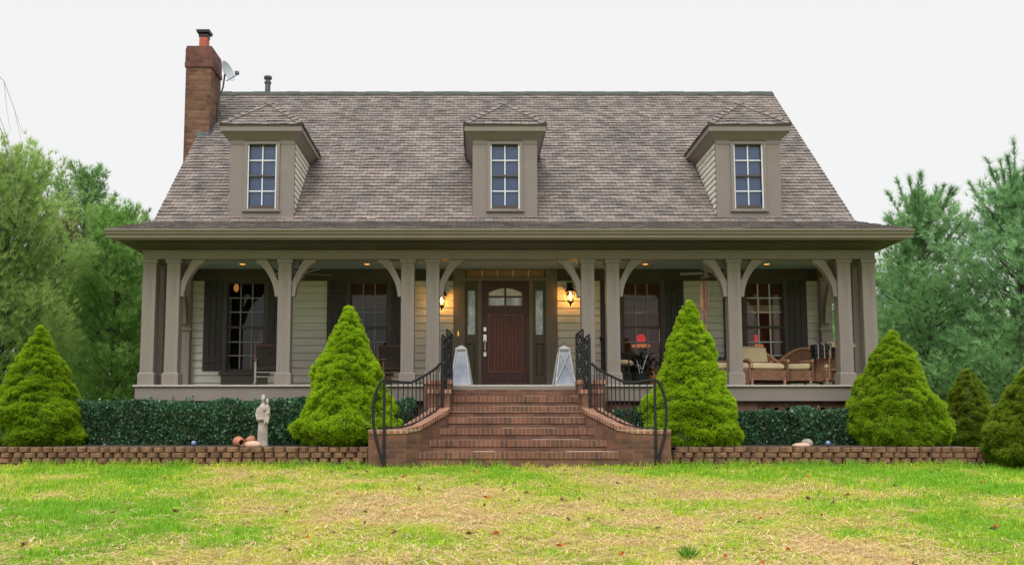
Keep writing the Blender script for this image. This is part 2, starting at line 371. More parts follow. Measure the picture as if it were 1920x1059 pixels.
# siding with openings
wins = [(-5.15, M['muntin_d']), (-2.71, M['muntin_d']), (2.71, M['muntin_d']), (5.15, M['muntin'])]
WW, WZ0, WZ1 = .38, 1.62, 3.42     # half glass width, sill, head
DX0, DX1 = -.83, .83
def boards(b, x0, x1, z0, z1, Y=WY, ex=.148, t=.034):
    z = FZ + math.floor((z0-FZ)/ex)*ex
    while z < z1-.001:
        a, c = max(z, z0), min(z+ex, z1)
        m_ = max(a, c-.016)
        b.face([(x0,Y-t,a),(x1,Y-t,a),(x1,Y-t*.6,m_),(x0,Y-t*.6,m_)]); b.face([(x0,Y-t*.6,m_),(x1,Y-t*.6,m_),(x1,Y+.004,m_),(x0,Y+.004,m_)]); b.face([(x0,Y+.004,m_),(x1,Y+.004,m_),(x1,Y+.004,c),(x0,Y+.004,c)]); b.face([(x0,Y+.01,a),(x1,Y+.01,a),(x1,Y-t,a),(x0,Y-t,a)])
        z += ex
b = MB(); cuts = [-6.35]
for X, _ in wins[:2]: cuts += [X-WW, X+WW]
cuts += [DX0, DX1]
for X, _ in wins[2:]: cuts += [X-WW, X+WW]
cuts += [6.35]
for s in (-1, 1):
    b = MB()
    for i in range(0, len(cuts), 2):
        if cuts[i]*s > 0 and cuts[i+1]*s > 0: boards(b, cuts[i], cuts[i+1], FZ, 3.45)
    for X, _ in wins:
        if X*s > 0: boards(b, X-WW, X+WW, FZ, WZ0); boards(b, X-WW, X+WW, WZ1, 3.45)
    b.build('siding', M['siding'], H)
b = MB()    # gable and rear walls
for s in (-1, 1):
    b.prism([(WY-.0, .9), (10.2, .9), (10.2, 4.0), (9.4, 5.0), (RY, RZ-.1), (1.6, roofz(1.6)-.1), (WY-.0, 4.6)], 'x', s*6.36, s*6.24)
b.box(-6.24, 6.24, 10.05, 10.2, .9, 4.3)
b.build('gable_wall', M['siding'], H)
for a in ((-6.3, -1.03), (1.03, 6.3)): box('wall_frieze', M['darktrim'], H, *a, WY-.05, WY+.02, 3.43, CZ)
box('foundation_wall', M['brick'], H, -6.34, 6.34, 2.5, 10.1, 0, .88)
b = MB()    # room seen through the glass
x0, x1, y0, y1, z0, z1 = -6.2, 6.2, 2.55, 5.6, 1.27, 3.9
b.face([(x0,y1,z0),(x1,y1,z0),(x1,y1,z1),(x0,y1,z1)][::-1]); b.face([(x0,y0,z0),(x1,y0,z0),(x1,y1,z0),(x0,y1,z0)])
b.face([(x0,y0,z1),(x1,y0,z1),(x1,y1,z1),(x0,y1,z1)][::-1]); b.face([(x0,y0,z0),(x0,y1,z0),(x0,y1,z1),(x0,y0,z1)]); b.face([(x1,y0,z0),(x1,y1,z0),(x1,y1,z1),(x1,y0,z1)][::-1])
for X in (-1.2, 1.2): b.box(X-.05, X+.05, y0, y1, z0, z1)
b.build('room', M['room'], H)
b = MB()
b.box(-6.4, 6.4, .25, WY, CZ, CZ+.02); b.build('porch_ceiling', M['ceil'], H)

# beam, soffit, gutter
b = MB()
b.box(-6.43, 6.43, 0, .25, 3.48, 3.72); b.box(-6.445, 6.445, -.015, .2, 3.60, 3.635)
for s in (-1, 1): b.box(min(s*6.43, s*6.19), max(s*6.43, s*6.19), .25, WY, 3.48, 3.72)
b.build('porch_beam', M['trim'], H, bevel=.004)
b = MB()
b.box(-6.72, 6.72, -.6, -.02, 3.745, 3.765); b.box(-6.72, -6.2, -.02, 9, 3.745, 3.765); b.box(6.2, 6.72, -.02, 9, 3.745, 3.765)
b.prism([(-.003,3.744),(-.003,3.636),(-.06,3.645),(-.13,3.68),(-.19,3.744)], 'x', -6.5, 6.5)
b.build('soffit', M['darktrim'], H)
b = MB()    # K-style gutter, front and both returns
gp = [(-.6,3.735),(-.655,3.735),(-.66,3.77),(-.69,3.80),(-.70,3.845),(-.725,3.85),(-.725,3.872),(-.6,3.872)]
b.prism(gp, 'x', -6.86, 6.83)
for s in (-1, 1): b.prism([(s*(6.12-q[0]), q[1]) for q in gp], 'y', -.6, 9.0)
b.box(-6.72, 6.72, -.605, -.58, 3.71, 3.77)
b.build('gutter', M['gutter'], H)

# roofs made of real shingle courses
def shingles(b, O, U, V, Lf, Rf, vmax, ex=.135, tw=.17, k=0):
    O, U, V = Vector(O), Vector(U).normalized(), Vector(V).normalized(); Nn = U.cross(V)
    nrow = int(math.ceil(vmax/ex - .01))
    for i in range(nrow):
        v0, v1 = i*ex, min((i+1)*ex, vmax); off = (i % 2)*tw*.5 + random.random()*.0
        a0, b0, a1, b1 = Lf(v0), Rf(v0), Lf(v1), Rf(v1)
        x = math.floor(min(a0, a1)/tw)*tw - off
        while x < max(b0, b1):
            p0, p1, q0, q1 = max(x, a0), min(x+tw, b0), max(x, a1), min(x+tw, b1)
            p1 = max(p1, p0); q1 = max(q1, q0)
            if p0 <= b0 + 1e-6 and q0 <= b1 + 1e-6 and (p1-p0 > 1e-4 or q1-q0 > 1e-4) and p1 <= b0+1e-6 and q1 <= b1+1e-6:
                h = random.choice((.012, .016, .020, .024)); d = random.choice((0, 0, .006, .012))
                A, B = O+U*p0+V*(v0-d)+Nn*h, O+U*p1+V*(v0-d)+Nn*h; C, D = O+U*q1+V*v1+Nn*.001, O+U*q0+V*v1+Nn*.001
                b.face([A, B, C, D], [(p0+k, v0+.003), (p1+k, v0+.003), (q1+k, v1-.002), (q0+k, v1-.002)])
                b.face([O+U*p0+V*(v0-d)-Nn*.004, O+U*p1+V*(v0-d)-Nn*.004, B, A], [(p0+k, v0+.003), (p1+k, v0+.003), (p1+k, v0+.02), (p0+k, v0+.02)])
            x += tw
mv = math.hypot(RY-1, RZ-4.34)
b = MB()
shingles(b, (0,1.0,4.34), (1,0,0), (0,RY-1,RZ-4.34), lambda v: -6.6-.12*v/mv, lambda v: 6.5, mv)
shingles(b, (0,2*RY-1,4.34), (-1,0,0), (0,-(RY-1),RZ-4.34), lambda v: -6.5, lambda v: 6.6+.12*v/mv, mv, k=3.3)
for s, xx, xt in ((-1, -6.6, -6.72), (1, 6.5, 6.5)):   # underside and rake board
    for sg in (1, -1):
        Y0 = RY-sg*(RY-1)
        b.face([(xx-s*.28, Y0, 4.30), (xx, Y0, 4.30), (xt, RY, RZ-.04), (xt-s*.28, RY, RZ-.04)])
roof = b.build('main_roof', M['shingle'], H)
for s, xx, xt in ((-1, -6.585, -6.705), (1, 6.485, 6.485)):
    b = MB()
    for sg in (1, -1):
        Y0 = RY-sg*(RY-1)
        P = [Vector((xx, Y0, 4.33)), Vector((xt, RY, RZ-.01)), Vector((xt, RY, RZ-.17)), Vector((xx, Y0, 4.17))]
        Q = [p-Vector((s*.03, 0, 0)) for p in P]
        b.poly(P+Q, [(0,1,2,3), (7,6,5,4), (0,4,5,1), (1,5,6,2), (2,6,7,3), (3,7,4,0)])
    b.build('rake_board', M['trim'], roof)
b = MB(); x = -6.72
while x < 6.5:
    h = random.uniform(.022, .034); b.prism([(RY-.15, RZ-.10+h*.2), (RY, RZ+h), (RY+.15, RZ-.10+h*.2), (RY, RZ-.02)], 'x', x, min(x+.30, 6.5)); x += .27
b.build('ridge_cap', M['ridge'], roof)
pv = math.hypot(1.68, .47)
b = MB()
shingles(b, (0,-.68,3.875), (1,0,0), (0,1.68,.47), lambda v: -6.82+.24*v/pv, lambda v: 6.80-.32*v/pv, pv, ex=.11, k=1.1)
for s in (-1, 1):
    sv = math.hypot(.3, .47)
    shingles(b, (s*6.82, 4.2 if s > 0 else 4.2, 3.875), (0, s, 0), (-s*.3, 0, .47), lambda v: (-4.88 if s > 0 else -5)+1.68*v/sv if s > 0 else -5, lambda v: 5 if s > 0 else 4.88-1.68*v/sv, sv, ex=.11)
b.box(-6.5, 6.5, .9, 1.02, 4.0, 4.335)
b.build('porch_roof', M['shingled'], H)

# chimney, flue, cap
b = MB(); b.box(-6.97, -6.42, 4.0, 4.86, 0, 8.42)
ch = b.build('chimney', M['chimney'], H)
b = MB(); b.box(-6.995, -6.395, 3.975, 4.885, 8.42, 8.52); b.box(-6.985, -6.405, 3.985, 4.875, 8.52, 8.84); b.box(-6.97, -6.42, 4.0, 4.86, 8.84, 8.90)
b.build('chimney_top', M['chimtop'], ch)
b = MB(); b.box(-6.79, -6.61, 4.32, 4.52, 8.9, 9.24); b.build('flue', M['flue'], ch, bevel=.01)
b = MB(); b.box(-6.80, -6.60, 4.31, 4.53, 9.24, 9.30); b.frust((-6.84,-6.56,4.27,4.57,9.33), (-6.84,-6.56,4.27,4.57,9.37)); b.box(-6.85,-6.55,4.26,4.58,9.37,9.385)
for X in (-6.79, -6.62):
    for Y in (4.33, 4.50): b.box(X, X+.012, Y, Y+.012, 9.3, 9.34)
b.box(-6.78, -6.63, 4.34, 4.50, 9.3, 9.33)
b.build('flue_cap', M['black'], ch)
b = MB()
for i in range(9):
    Y = 4.0+i*.1; z = roofz(Y)+.02; b.box(-6.425, -6.405, Y, Y+.1, z, z+.11)
b.box(-6.72, -6.42, 3.97, 3.99, roofz(3.97), roofz(3.97)+.1)
b.build('flashing', M['galv'], ch)
b = MB(); b.tube([(-5.65,6.3,8.2),(-5.65,6.3,8.86)], .065, 14); b.lathe([(.066,8.82),(.085,8.85),(.085,8.88),(.066,8.9)], (-5.65,6.3,0), 14)
b.tube([(-5.65,6.3,8.9),(-5.65,6.3,8.95)], .055, 12); b.lathe([(.09,8.95),(.1,8.97),(.1,9.01),(.05,9.04)], (-5.65,6.3,0), 14)
b.build('vent_pipe', M['galv'], H, smooth=True)

# dormers
def dormer(X):
    b = MB(); hw = .61; Y = 1.13; z0, z1 = 4.40, 5.97; ww, wz0, wz1 = .29, 4.62, 5.87
    b.box(-hw, -ww, Y, Y+.1, z0, z1); b.box(ww, hw, Y, Y+.1, z0, z1); b.box(-ww, ww, Y, Y+.1, z0, wz0); b.box(-ww, ww, Y, Y+.1, wz1, z1)
    b.box(-hw-.012, hw+.012, Y-.012, Y, 5.86, z1) if False else None
    b.box(-hw, -ww-.04, Y-.012, Y-.001, 5.86, z1-.02); b.box(ww+.04, hw, Y-.012, Y-.001, 5.86, z1-.02)
    d = b.build('dormer', M['dormer'], H, (X, 0, 0), bevel=.003)
    ex = .115
    for s in (-1, 1):
        z = 4.44; b = MB()
        while z < z1:
            c = min(z+ex, z1); ya, yc = roofz_inv(z), roofz_inv(c)
            P = [(s*(hw+.006), Y+.02, z), (s*(hw+.006), max(ya, Y+.02), z), (s*(hw-.012), max(yc, Y+.02), c), (s*(hw-.012), Y+.02, c)]
            b.face(P if s > 0 else P[::-1]); Q = [(s*(hw-.012), Y+.02, z), (s*(hw-.012), max(ya, Y+.02), z), P[1], P[0]]
            b.face(Q); z += ex
        b.build('dormer_siding', M['siding'], d)
    b = MB()
    b.box(-.765, .765, .96, 3.2, 6.07, 6.185); b.frust((-.62,.62,1.12,2.95,5.93), (-.74,.74,.985,3.1,6.07))
    b.build('eave', M['dormer'], d)
    MB().box(-.785, .785, .935, 3.2, 6.178, 6.196).build('drip_edge', M['ridge'], d)
    b = MB(); PK = (0, 1.72, 6.88); e = .775; y0 = .945; ez = 6.195; bv = math.hypot(.79, .665)
    shingles(b, (0,y0,ez), (1,0,0), (0,.79,.665), lambda v: -e*(1-v/bv), lambda v: e*(1-v/bv), bv, ex=.12, k=X)
    sv = math.hypot(e, .665)
    for s in (-1, 1):
        yb = lambda v: roofz_inv(ez+.665*v/sv)
        if s > 0: shingles(b, (e,0,ez), (0,1,0), (-e,0,.665), lambda v: y0+.79*v/sv, lambda v: yb(v)+.05, sv, ex=.12, k=X)
        else: shingles(b, (-e,0,ez), (0,-1,0), (e,0,.665), lambda v: -yb(v)-.05, lambda v: -(y0+.79*v/sv), sv, ex=.12, k=X)
    b.build('dormer_roof', M['shingle'], d)
    b = MB()
    for s in (-1, 1):
        for i in range(8):
            t0, t1 = i/8, (i+1.15)/8; p = Vector((s*e*(1-t0), y0+.79*t0, ez+.665*t0+.006)); q = Vector((s*e*(1-t1), y0+.79*t1, ez+.665*t1+.006))
            n = Vector((s*.25, -.25, 0)).normalized()*.0; k = Vector((s*.02, .07, -.01)); k2 = Vector((-s*.085, -.03, -.012)); u = Vector((0,0,.02))
            A = [p+k+u, p+u*2.2, p+k2+u, q+k2, q+u, q+k]
            b.poly(A, [(0,1,4,5), (1,2,3,4)])
    b.build('hip_cap', M['shingle'], d)
    # window of the dormer
    b = MB()
    for a in ((-ww-.045, -ww+.012), (ww-.012, ww+.045)): b.box(*a, Y-.03, Y+.05, wz0-.02, wz1+.03)
    b.box(-ww+.012, ww-.012, Y-.03, Y+.05, wz1-.012, wz1+.03); b.box(-ww-.07, ww+.07, Y-.045, Y+.05, wz0-.06, wz0-.02)
    b.build('window_trim', M['dormer'], d, bevel=.003)
    b = MB(); g = .25; gz0, gz1 = wz0+.07, wz1-.03; mid = (gz0+gz1)/2-.01
    for s in (-1, 1): b.box(min(s*g, s*(ww-.012)), max(s*g, s*(ww-.012)), Y+.0, Y+.05, wz0-.02, wz1-.012)
    b.build('window_jamb', M['muntin'], d)
    b = MB(); b.box(-g, g, Y+.01, Y+.05, wz0-.02, gz0); b.box(-g, g, Y+.005, Y+.05, mid-.018, mid+.018); b.box(-g, g, Y+.01, Y+.05, gz1, wz1-.012); b.box(-g-.012, -g+.006, Y+.012, Y+.049, wz0, wz1-.02); b.box(g-.006, g+.012, Y+.012, Y+.049, wz0, wz1-.02)
    b.build('sash', M['darktrim'], d)
    b = MB()
    for za, zb in ((gz0, mid-.018), (mid+.018, gz1)):
        b.box(-.011, .011, Y+.03, Y+.05, za, zb); zm = (za+zb)/2; b.box(-g, -.011, Y+.03, Y+.05, zm-.011, zm+.011); b.box(.011, g, Y+.03, Y+.05, zm-.011, zm+.011)
    b.build('muntin', M['muntin'], d)
    b = MB(); b.face([(-g,Y+.052,gz0),(g,Y+.052,gz0),(g,Y+.052,gz1),(-g,Y+.052,gz1)]); b.build('pane', M['dglass'], d)
    b = MB(); b.box(-g, g, Y+.085, Y+.09, gz0, gz1); b.build('shade', M['sky_refl'], d)  # added panel behind the pane, coloured as the glass's sky reflection
roofz_inv = lambda z: 1+(z-4.34)/RS
for X in (-4.62, -.035, 4.56): dormer(X)

# porch posts with base and cap
def post(X, Y):
    b = MB().box(-.117, .117, -.117, .117, FZ+.0, 3.48); p = b.build('porch_post', M['taupe'], H, (X, Y, 0), bevel=.008)
    MB().frust((-.142,.142,-.142,.142,FZ), (-.142,.142,-.142,.142,FZ+.2)).frust((-.142,.142,-.142,.142,FZ+.2), (-.12,.12,-.12,.12,FZ+.225)).build('post_base', M['taupe'], p)
    MB().box(-.137, .137, -.137, .137, 3.41, 3.478).build('post_cap', M['taupe'], p, bevel=.004)
    return p
p0 = post(-6.315, .135)
PX = [-5.895, -3.94, -1.78, -1.34, 1.38, 1.82, 3.95, 5.88, 6.315]
for X in PX: clone(p0, (X, .135, 0), parent=H)
for s in (-1, 1): clone(p0, (s*6.315, .62, 0), parent=H)
br = [(0,-.66),(.06,-.66),(.072,-.56),(.105,-.43),(.165,-.30),(.245,-.18),(.33,-.095),(.40,-.055),(.42,-.03),(.42,0),(.205,0),(.13,-.13),(.06,-.27),(0,-.40)]
def bracket(X, Y, s, th=.15):
    MB().prism([(X+s*q[0], 3.479+q[1]) for q in br], 'y', Y-th/2, Y+th/2).build('bracket', M['taupe'], H, bevel=.004)
for X, ss in ((-5.895,(1,)),(-3.94,(-1,1)),(-1.78,(-1,)),(-1.34,(1,)),(1.38,(-1,)),(1.82,(1,)),(3.95,(-1,1)),(5.88,(-1,))):
    for s in ss: bracket(X+s*.117, .135, s)
for s in (-1, 1):
    MB().box(min(s*6.42,s*6.2), max(s*6.42,s*6.2), WY-.2, WY-.03, FZ, 3.48).build('pilaster', M['taupe'], H, bevel=.005)
    MB().box(min(s*6.4,s*6.16), max(s*6.4,s*6.16), WY-.24, WY-.2, 2.43, 2.48).build('ledge', M['taupe'], H)
    MB().prism([(WY-.2-q[0]*1.5, 3.479+q[1]*1.4) for q in br], 'x', s*6.31-.06, s*6.31+.06).build('bracket', M['taupe'], H)

# porch windows: trim > sash, muntin, pane, blind
def window(X, mm, blind, pale):
    b = MB(); w, z0, z1 = WW, WZ0, WZ1
    b.box(-w-.07, -w+.01, -.05, .1, z0, z1+.02); b.box(w-.01, w+.07, -.05, .1, z0, z1+.02); b.box(-w+.01, w-.01, -.05, .1, z1-.01, z1+.02)
    b.box(-w-.12, w+.12, -.08, .1, z0-.06, z0)
    W = b.build('window', M['darktrim'], H, (X, WY, 0), bevel=.003)
    MB().box(-w-.08, w+.08, -.045, -.025, FZ+.01, z0-.06).build('apron_panel', M['panelp'], W)
    b = MB(); g = w-.03; a0, a1 = z0+.06, z1-.04; mid = (a0+a1)/2-.02
    b.box(-w+.01, -g, 0, .06, z0, z1-.01); b.box(g, w-.01, 0, .06, z0, z1-.01); b.box(-g, g, .005, .06, z0, a0); b.box(-g, g, .005, .06, a1, z1-.01); b.box(-g, g, 0, .06, mid-.022, mid+.022)
    b.build('sash', M['darktrim'], W)
    b = MB()
    for za, zb in ((a0, mid-.022), (mid+.022, a1)):
        for k in (1, 2):
            x = -g+2*g*k/3; b.box(x-.011, x+.011, .03, .055, za, zb)
            z = za+(zb-za)*k/3
            for q in range(3): xa = -g+2*g*q/3+(.011 if q else 0); xb = -g+2*g*(q+1)/3-(.011 if q < 2 else 0); b.box(xa, xb, .032, .055, z-.011, z+.011)
    b.build('muntin', mm, W)
    b = MB(); b.face([(-g,.06,a0),(g,.06,a0),(g,.06,a1),(-g,.06,a1)]); b.build('pane', M['glass'], W)
    if pale:
        for xa in (-g, .16):
            b = MB()
            for q in range(5): b.box(xa+q*.037, xa+q*.037+.036, .17+.012*(q % 2), .2+.012*(q % 2), FZ+.1, z1)
            b.build('added_curtain', M['added_curtain'], W)  # tan folds added to give the pane a warm look
    if blind:
        b = MB(); k = 0; z = z1-.02
        while z > z1-blind: b.box(-g, g, .11, .125, z-.028, z); z -= .034
        b.build('blind', M['blind'], W)
        if pale: MB().box(-g, g, .108, .13, z-.16, z).build('blind_hem', M['blindpale'], W)
for (X, mm), bl, pa in zip(wins, (0, .5, .62, .46), (0, 0, 0, 1)): window(X, mm, bl, pa)
b = MB()
def shutter(x0, x1):
    b = MB(); n = 3; wd = (x1-x0)/n
    for i in range(n): b.box(x0+i*wd+.003, x0+(i+1)*wd-.003, WY-.055, WY-.025, 1.64, 3.44)
    b.box(x0+.01, x1-.01, WY-.075, WY-.055, 1.80, 1.9); b.box(x0+.01, x1-.01, WY-.075, WY-.055, 3.18, 3.28)
    b.build('shutter', M['shutter'], H, bevel=.003)
for X, _ in wins: shutter(X-WW-.07-.38, X-WW-.075); shutter(X+WW+.075, X+WW+.07+.38)

# door set
F = MB(); Y = WY
for a in ((-1.03, -.80), (.80, 1.03)): F.box(*a, Y-.07, Y+.1, FZ, CZ)
F.box(-.80, .80, Y-.06, Y+.1, 3.43, 3.5); F.box(-.8, .8, Y-.055, Y+.1, 3.645, CZ)
for a in ((-.545, -.47), (.47, .545)): F.box(*a, Y-.05, Y+.1, FZ, 3.43)
FR = F.build('door_frame', M['frame'], H, bevel=.004)
def glazed(name, x0, x1, z0, z1, m, vs, hs, mm, parent, yy=Y):
    MB().box(x0, x1, yy-.002, yy+.01, z0, z1).build('pane', m, parent)
    if vs+hs:
        b = MB()
        for i in range(1, vs+1): x = x0+(x1-x0)*i/(vs+1); b.box(x-.011, x+.011, yy-.014, yy-.003, z0, z1)
        for i in range(1, hs+1): z = z0+(z1-z0)*i/(hs+1); b.box(x0, x1, yy-.017, yy-.004, z-.012, z+.012)
        b.build('muntin', mm, parent)
T = MB(); T.box(-.8, -.77, Y-.03, Y+.06, 3.5, 3.645); T.box(.77, .8, Y-.03, Y+.06, 3.5, 3.645); T = T.build('transom', M['darktrim'], H)
glazed('transom', -.77, .77, 3.5, 3.645, M['warmpane'], 4, 0, M['muntin'], T)
for s in (-1, 1):
    a, c = sorted((s*.545, s*.80)); b = MB()
    b.box(a, a+.055, Y-.035, Y+.06, FZ, 3.43); b.box(c-.055, c, Y-.035, Y+.06, FZ, 3.43)
    b.box(a+.055, c-.055, Y-.035, Y+.06, 3.24, 3.43); b.box(a+.055, c-.055, Y-.035, Y+.06, 2.18, 2.36); b.box(a+.055, c-.055, Y-.035, Y+.06, FZ, 1.56)
    S = b.build('sidelight', M['panelp'], H, bevel=.003)
    glazed('s', a+.055, c-.055, 2.36, 3.24, M['frost'], 0, 2, M['muntin'], S)
    b = MB(); b.frust((a+.06,c-.06,Y-.012,Y+.05,1.565), (a+.06,c-.06,Y-.012,Y+.05,2.175)); b.build('lower_panel', M['panelp'], S, bevel=.006)
D = MB(); D.box(-.47, -.345, Y-.03, Y+.03, FZ+.01, 3.425); D.box(.345, .47, Y-.03, Y+.03, FZ+.01, 3.425)
D.box(-.345, .345, Y-.03, Y+.03, FZ+.01, 1.62); D.box(-.345, .345, Y-.03, Y+.03, 2.76, 2.92); D.box(-.345, .345, Y-.03, Y+.03, 3.30, 3.425)
arc = [(-.345, 3.19)]+[(-.345+.69*i/12, 3.19+.10*math.sin(math.pi*i/12)) for i in range(13)][1:-1]+[(.345, 3.19), (.345, 3.3), (-.345, 3.3)]
for i in range(12):
    t0, t1 = i/12, (i+1)/12; h0, h1 = 3.19+.1*math.sin(math.pi*t0), 3.19+.1*math.sin(math.pi*t1)
    D.prism([(-.345+.69*t0, h0), (-.345+.69*t1, h1), (-.345+.69*t1, 3.3), (-.345+.69*t0, 3.3)], 'y', Y-.03, Y+.03)
DO = D.build('front_door', M['door'], H)
b = MB(); n = 9
for i in range(n): b.box(-.325+.65*i/n+.001, -.325+.65*(i+1)/n-.001, Y-.012, Y+.02, 1.64, 2.74)
b.build('door_panel', M['door2'], DO, bevel=.0025)
b = MB()
for a in ((-.345,-.325,1.62,2.76), (.325,.345,1.62,2.76)): b.box(a[0], a[1], Y-.04, Y+.0, a[2], a[3])
b.box(-.325,.325,Y-.04,Y,1.62,1.64); b.box(-.325,.325,Y-.04,Y,2.74,2.76)
for a in ((-.345,-.325,2.92,3.2), (.325,.345,2.92,3.2)): b.box(a[0], a[1], Y-.04, Y, a[2], a[3])
b.box(-.325,.325,Y-.04,Y,2.92,2.94)
b.build('door_moulding', M['doorlip'], DO)
MB().box(-.33, .33, Y-.002, Y+.01, 2.93, 3.12).build('door_glass', M['frost'], DO); MB().box(-.33, .33, Y-.002, Y+.01, 3.12, 3.3).build('door_glass', M['frostw'], DO)
b = MB(); b.box(-.018,.018,Y-.028,Y-.003,2.94,3.29); b.box(-.325,-.018,Y-.026,Y-.003,3.1,3.13); b.box(.018,.325,Y-.026,Y-.003,3.1,3.13); b.build('door_muntin', M['door'], DO)
b = MB(); b.box(-.435,-.375,Y-.055,Y-.03,2.42,2.51); b.build('lock', M['chrome'], DO, bevel=.006)
b = MB(); b.box(-.435,-.375,Y-.05,Y-.03,2.22,2.36); b.tube([(-.405,Y-.05,2.25),(-.405,Y-.1,2.2),(-.405,Y-.1,2.05),(-.405,Y-.05,2.0)], .012, 8); b.box(-.43,-.38,Y-.05,Y-.03,1.93,2.02); b.build('handle', M['chrome'], DO)
box('threshold', M['frame'], H, -.8, .8, Y-.12, Y-.07, FZ, FZ+.03)
MB().box(-.945, -.92, Y-.085, Y-.07, 2.33, 2.42).build('doorbell', glow('doorbell_glow', (1,.5,.05), .6), H)

# ------------------------------------------------------------------ brick steps
ST = thing('brick_steps', 'red brick front steps with flared side walls leading up to the door', 'steps', (.07, 0, 0))
SW = [1.09, 1.09, 1.12, 1.18, 1.3, 1.46, 1.72]
for k in range(7):
    top = FZ-.012-k*.178-.178 if False else FZ-.02-.178*k
    if k == 0: top = FZ-.085
    yf = -.27-.3*k; w_ = SW[k]
    if k == 0:
        MB().box(-w_, w_, yf, .0, 0, top).build('step', M['brick'], ST); continue
    s_ = MB(); s_.box(-w_, w_, yf+.016, yf+.33, -.05, top-.112); st = s_.build('step', M['brick'], ST)
    b = MB(); b.box(-w_, w_, yf, yf+.318, top-.112, top-.004); b.build('tread', M['rowlock'], st, bevel=.004)
    b = MB(); x = -w_
    while x < w_:
        l = random.uniform(.25, 1.1)
        if random.random() < .4: b.box(x, min(x+l, w_), yf+.015, yf+.31, top-.004, top+.0025)
        x += l
    if b.v: b.build('mortar_joint', M['mortar'], st)
MB().box(-1.07, 1.07, -.268, -.225, FZ-.085, FZ-.035).build('step_fascia', M['trim'], ST)
def strip_wall(path, half, zt, name, m, parent, zb=-.05, lift=0):
    # vertical wall following a plan path, top height zt per point
    pts = [Vector((p[0], p[1], 0)) for p in path]; k = len(pts); Lf, Rt = [], []
    for i in range(k):
        d = (pts[min(i+1,k-1)]-pts[max(i-1,0)]).normalized(); n = Vector((-d.y, d.x, 0))
        Lf.append(pts[i]+n*half); Rt.append(pts[i]-n*half)
    b = MB()
    up = lambda p, z: (p.x, p.y, z)
    zbv = zb if isinstance(zb, list) else [zb]*k
    s = [0]
    for i in range(1, k): s.append(s[-1]+(pts[i]-pts[i-1]).length)
    for i in range(k-1):
        j = i+1
        for A, rev in ((Lf, True), (Rt, False)):
            P = [up(A[i], zbv[i]), up(A[j], zbv[j]), up(A[j], zt[j]), up(A[i], zt[i])]; U = [(s[i], zbv[i]), (s[j], zbv[j]), (s[j], zt[j]), (s[i], zt[i])]
            if rev: P, U = P[::-1], U[::-1]
            b.face(P, U)
        b.face([up(Rt[i],zt[i]), up(Rt[j],zt[j]), up(Lf[j],zt[j]), up(Lf[i],zt[i])], [(s[i],0),(s[j],0),(s[j],.3),(s[i],.3)])
        b.face([up(Lf[i],zbv[i]), up(Lf[j],zbv[j]), up(Rt[j],zbv[j]), up(Rt[i],zbv[i])])
    for i, r in ((0, False), (k-1, True)):
        P = [up(Lf[i],zbv[i]), up(Rt[i],zbv[i]), up(Rt[i],zt[i]), up(Lf[i],zt[i])]; b.face(P[::-1] if r else P, [(0,zbv[i]),(2*half,zbv[i]),(2*half,zt[i]),(0,zt[i])][::-1 if r else 1])
    return b.build(name, m, parent)
for s in (-1, 1):
    path = [(s*1.24,-1.0),(s*1.26,-1.2),(s*1.38,-1.45),(s*1.51,-1.71),(s*1.64,-1.97),(s*1.78,-2.15),(s*2.0,-2.21),(s*2.26,-2.22)]
    zt = [.80,.745,.665,.58,.495,.45,.44,.44]
    cw = strip_wall(path, .15, zt, 'side_wall', M['brick'], ST)
    strip_wall(path, .168, [z+.072 for z in zt], 'coping', M['capbrick'], cw, zb=[z+.006 for z in zt])
    strip_wall(path, .156, [z+.006 for z in zt], 'mortar_bed', M['mortar'], cw, zb=[z-.001 for z in zt])
    b = MB(); x0, x1 = sorted((s*1.06, s*1.52))
    b.box(x0, x1, -.62, -.24, 0, 1.25); x2, x3 = sorted((s*1.08, s*1.42)); b.box(x2, x3, -1.02, -.62, 0, 1.08)
    pr_ = b.build('pier', M['brick'], ST)
    b = MB(); b.box(x0-.02, x1+.02, -.64, -.262, 1.256, 1.325); b.box(x2-.02, x3+.02, -1.04, -.645, 1.086, 1.155); b.build('pier_cap', M['capbrick'], pr_, bevel=.006)
    b = MB(); b.box(x0-.006, x1+.006, -.626, -.262, 1.25, 1.256); b.box(x2-.006, x3+.006, -1.026, -.645, 1.08, 1.086); b.build('mortar_bed', M['mortar'], pr_)

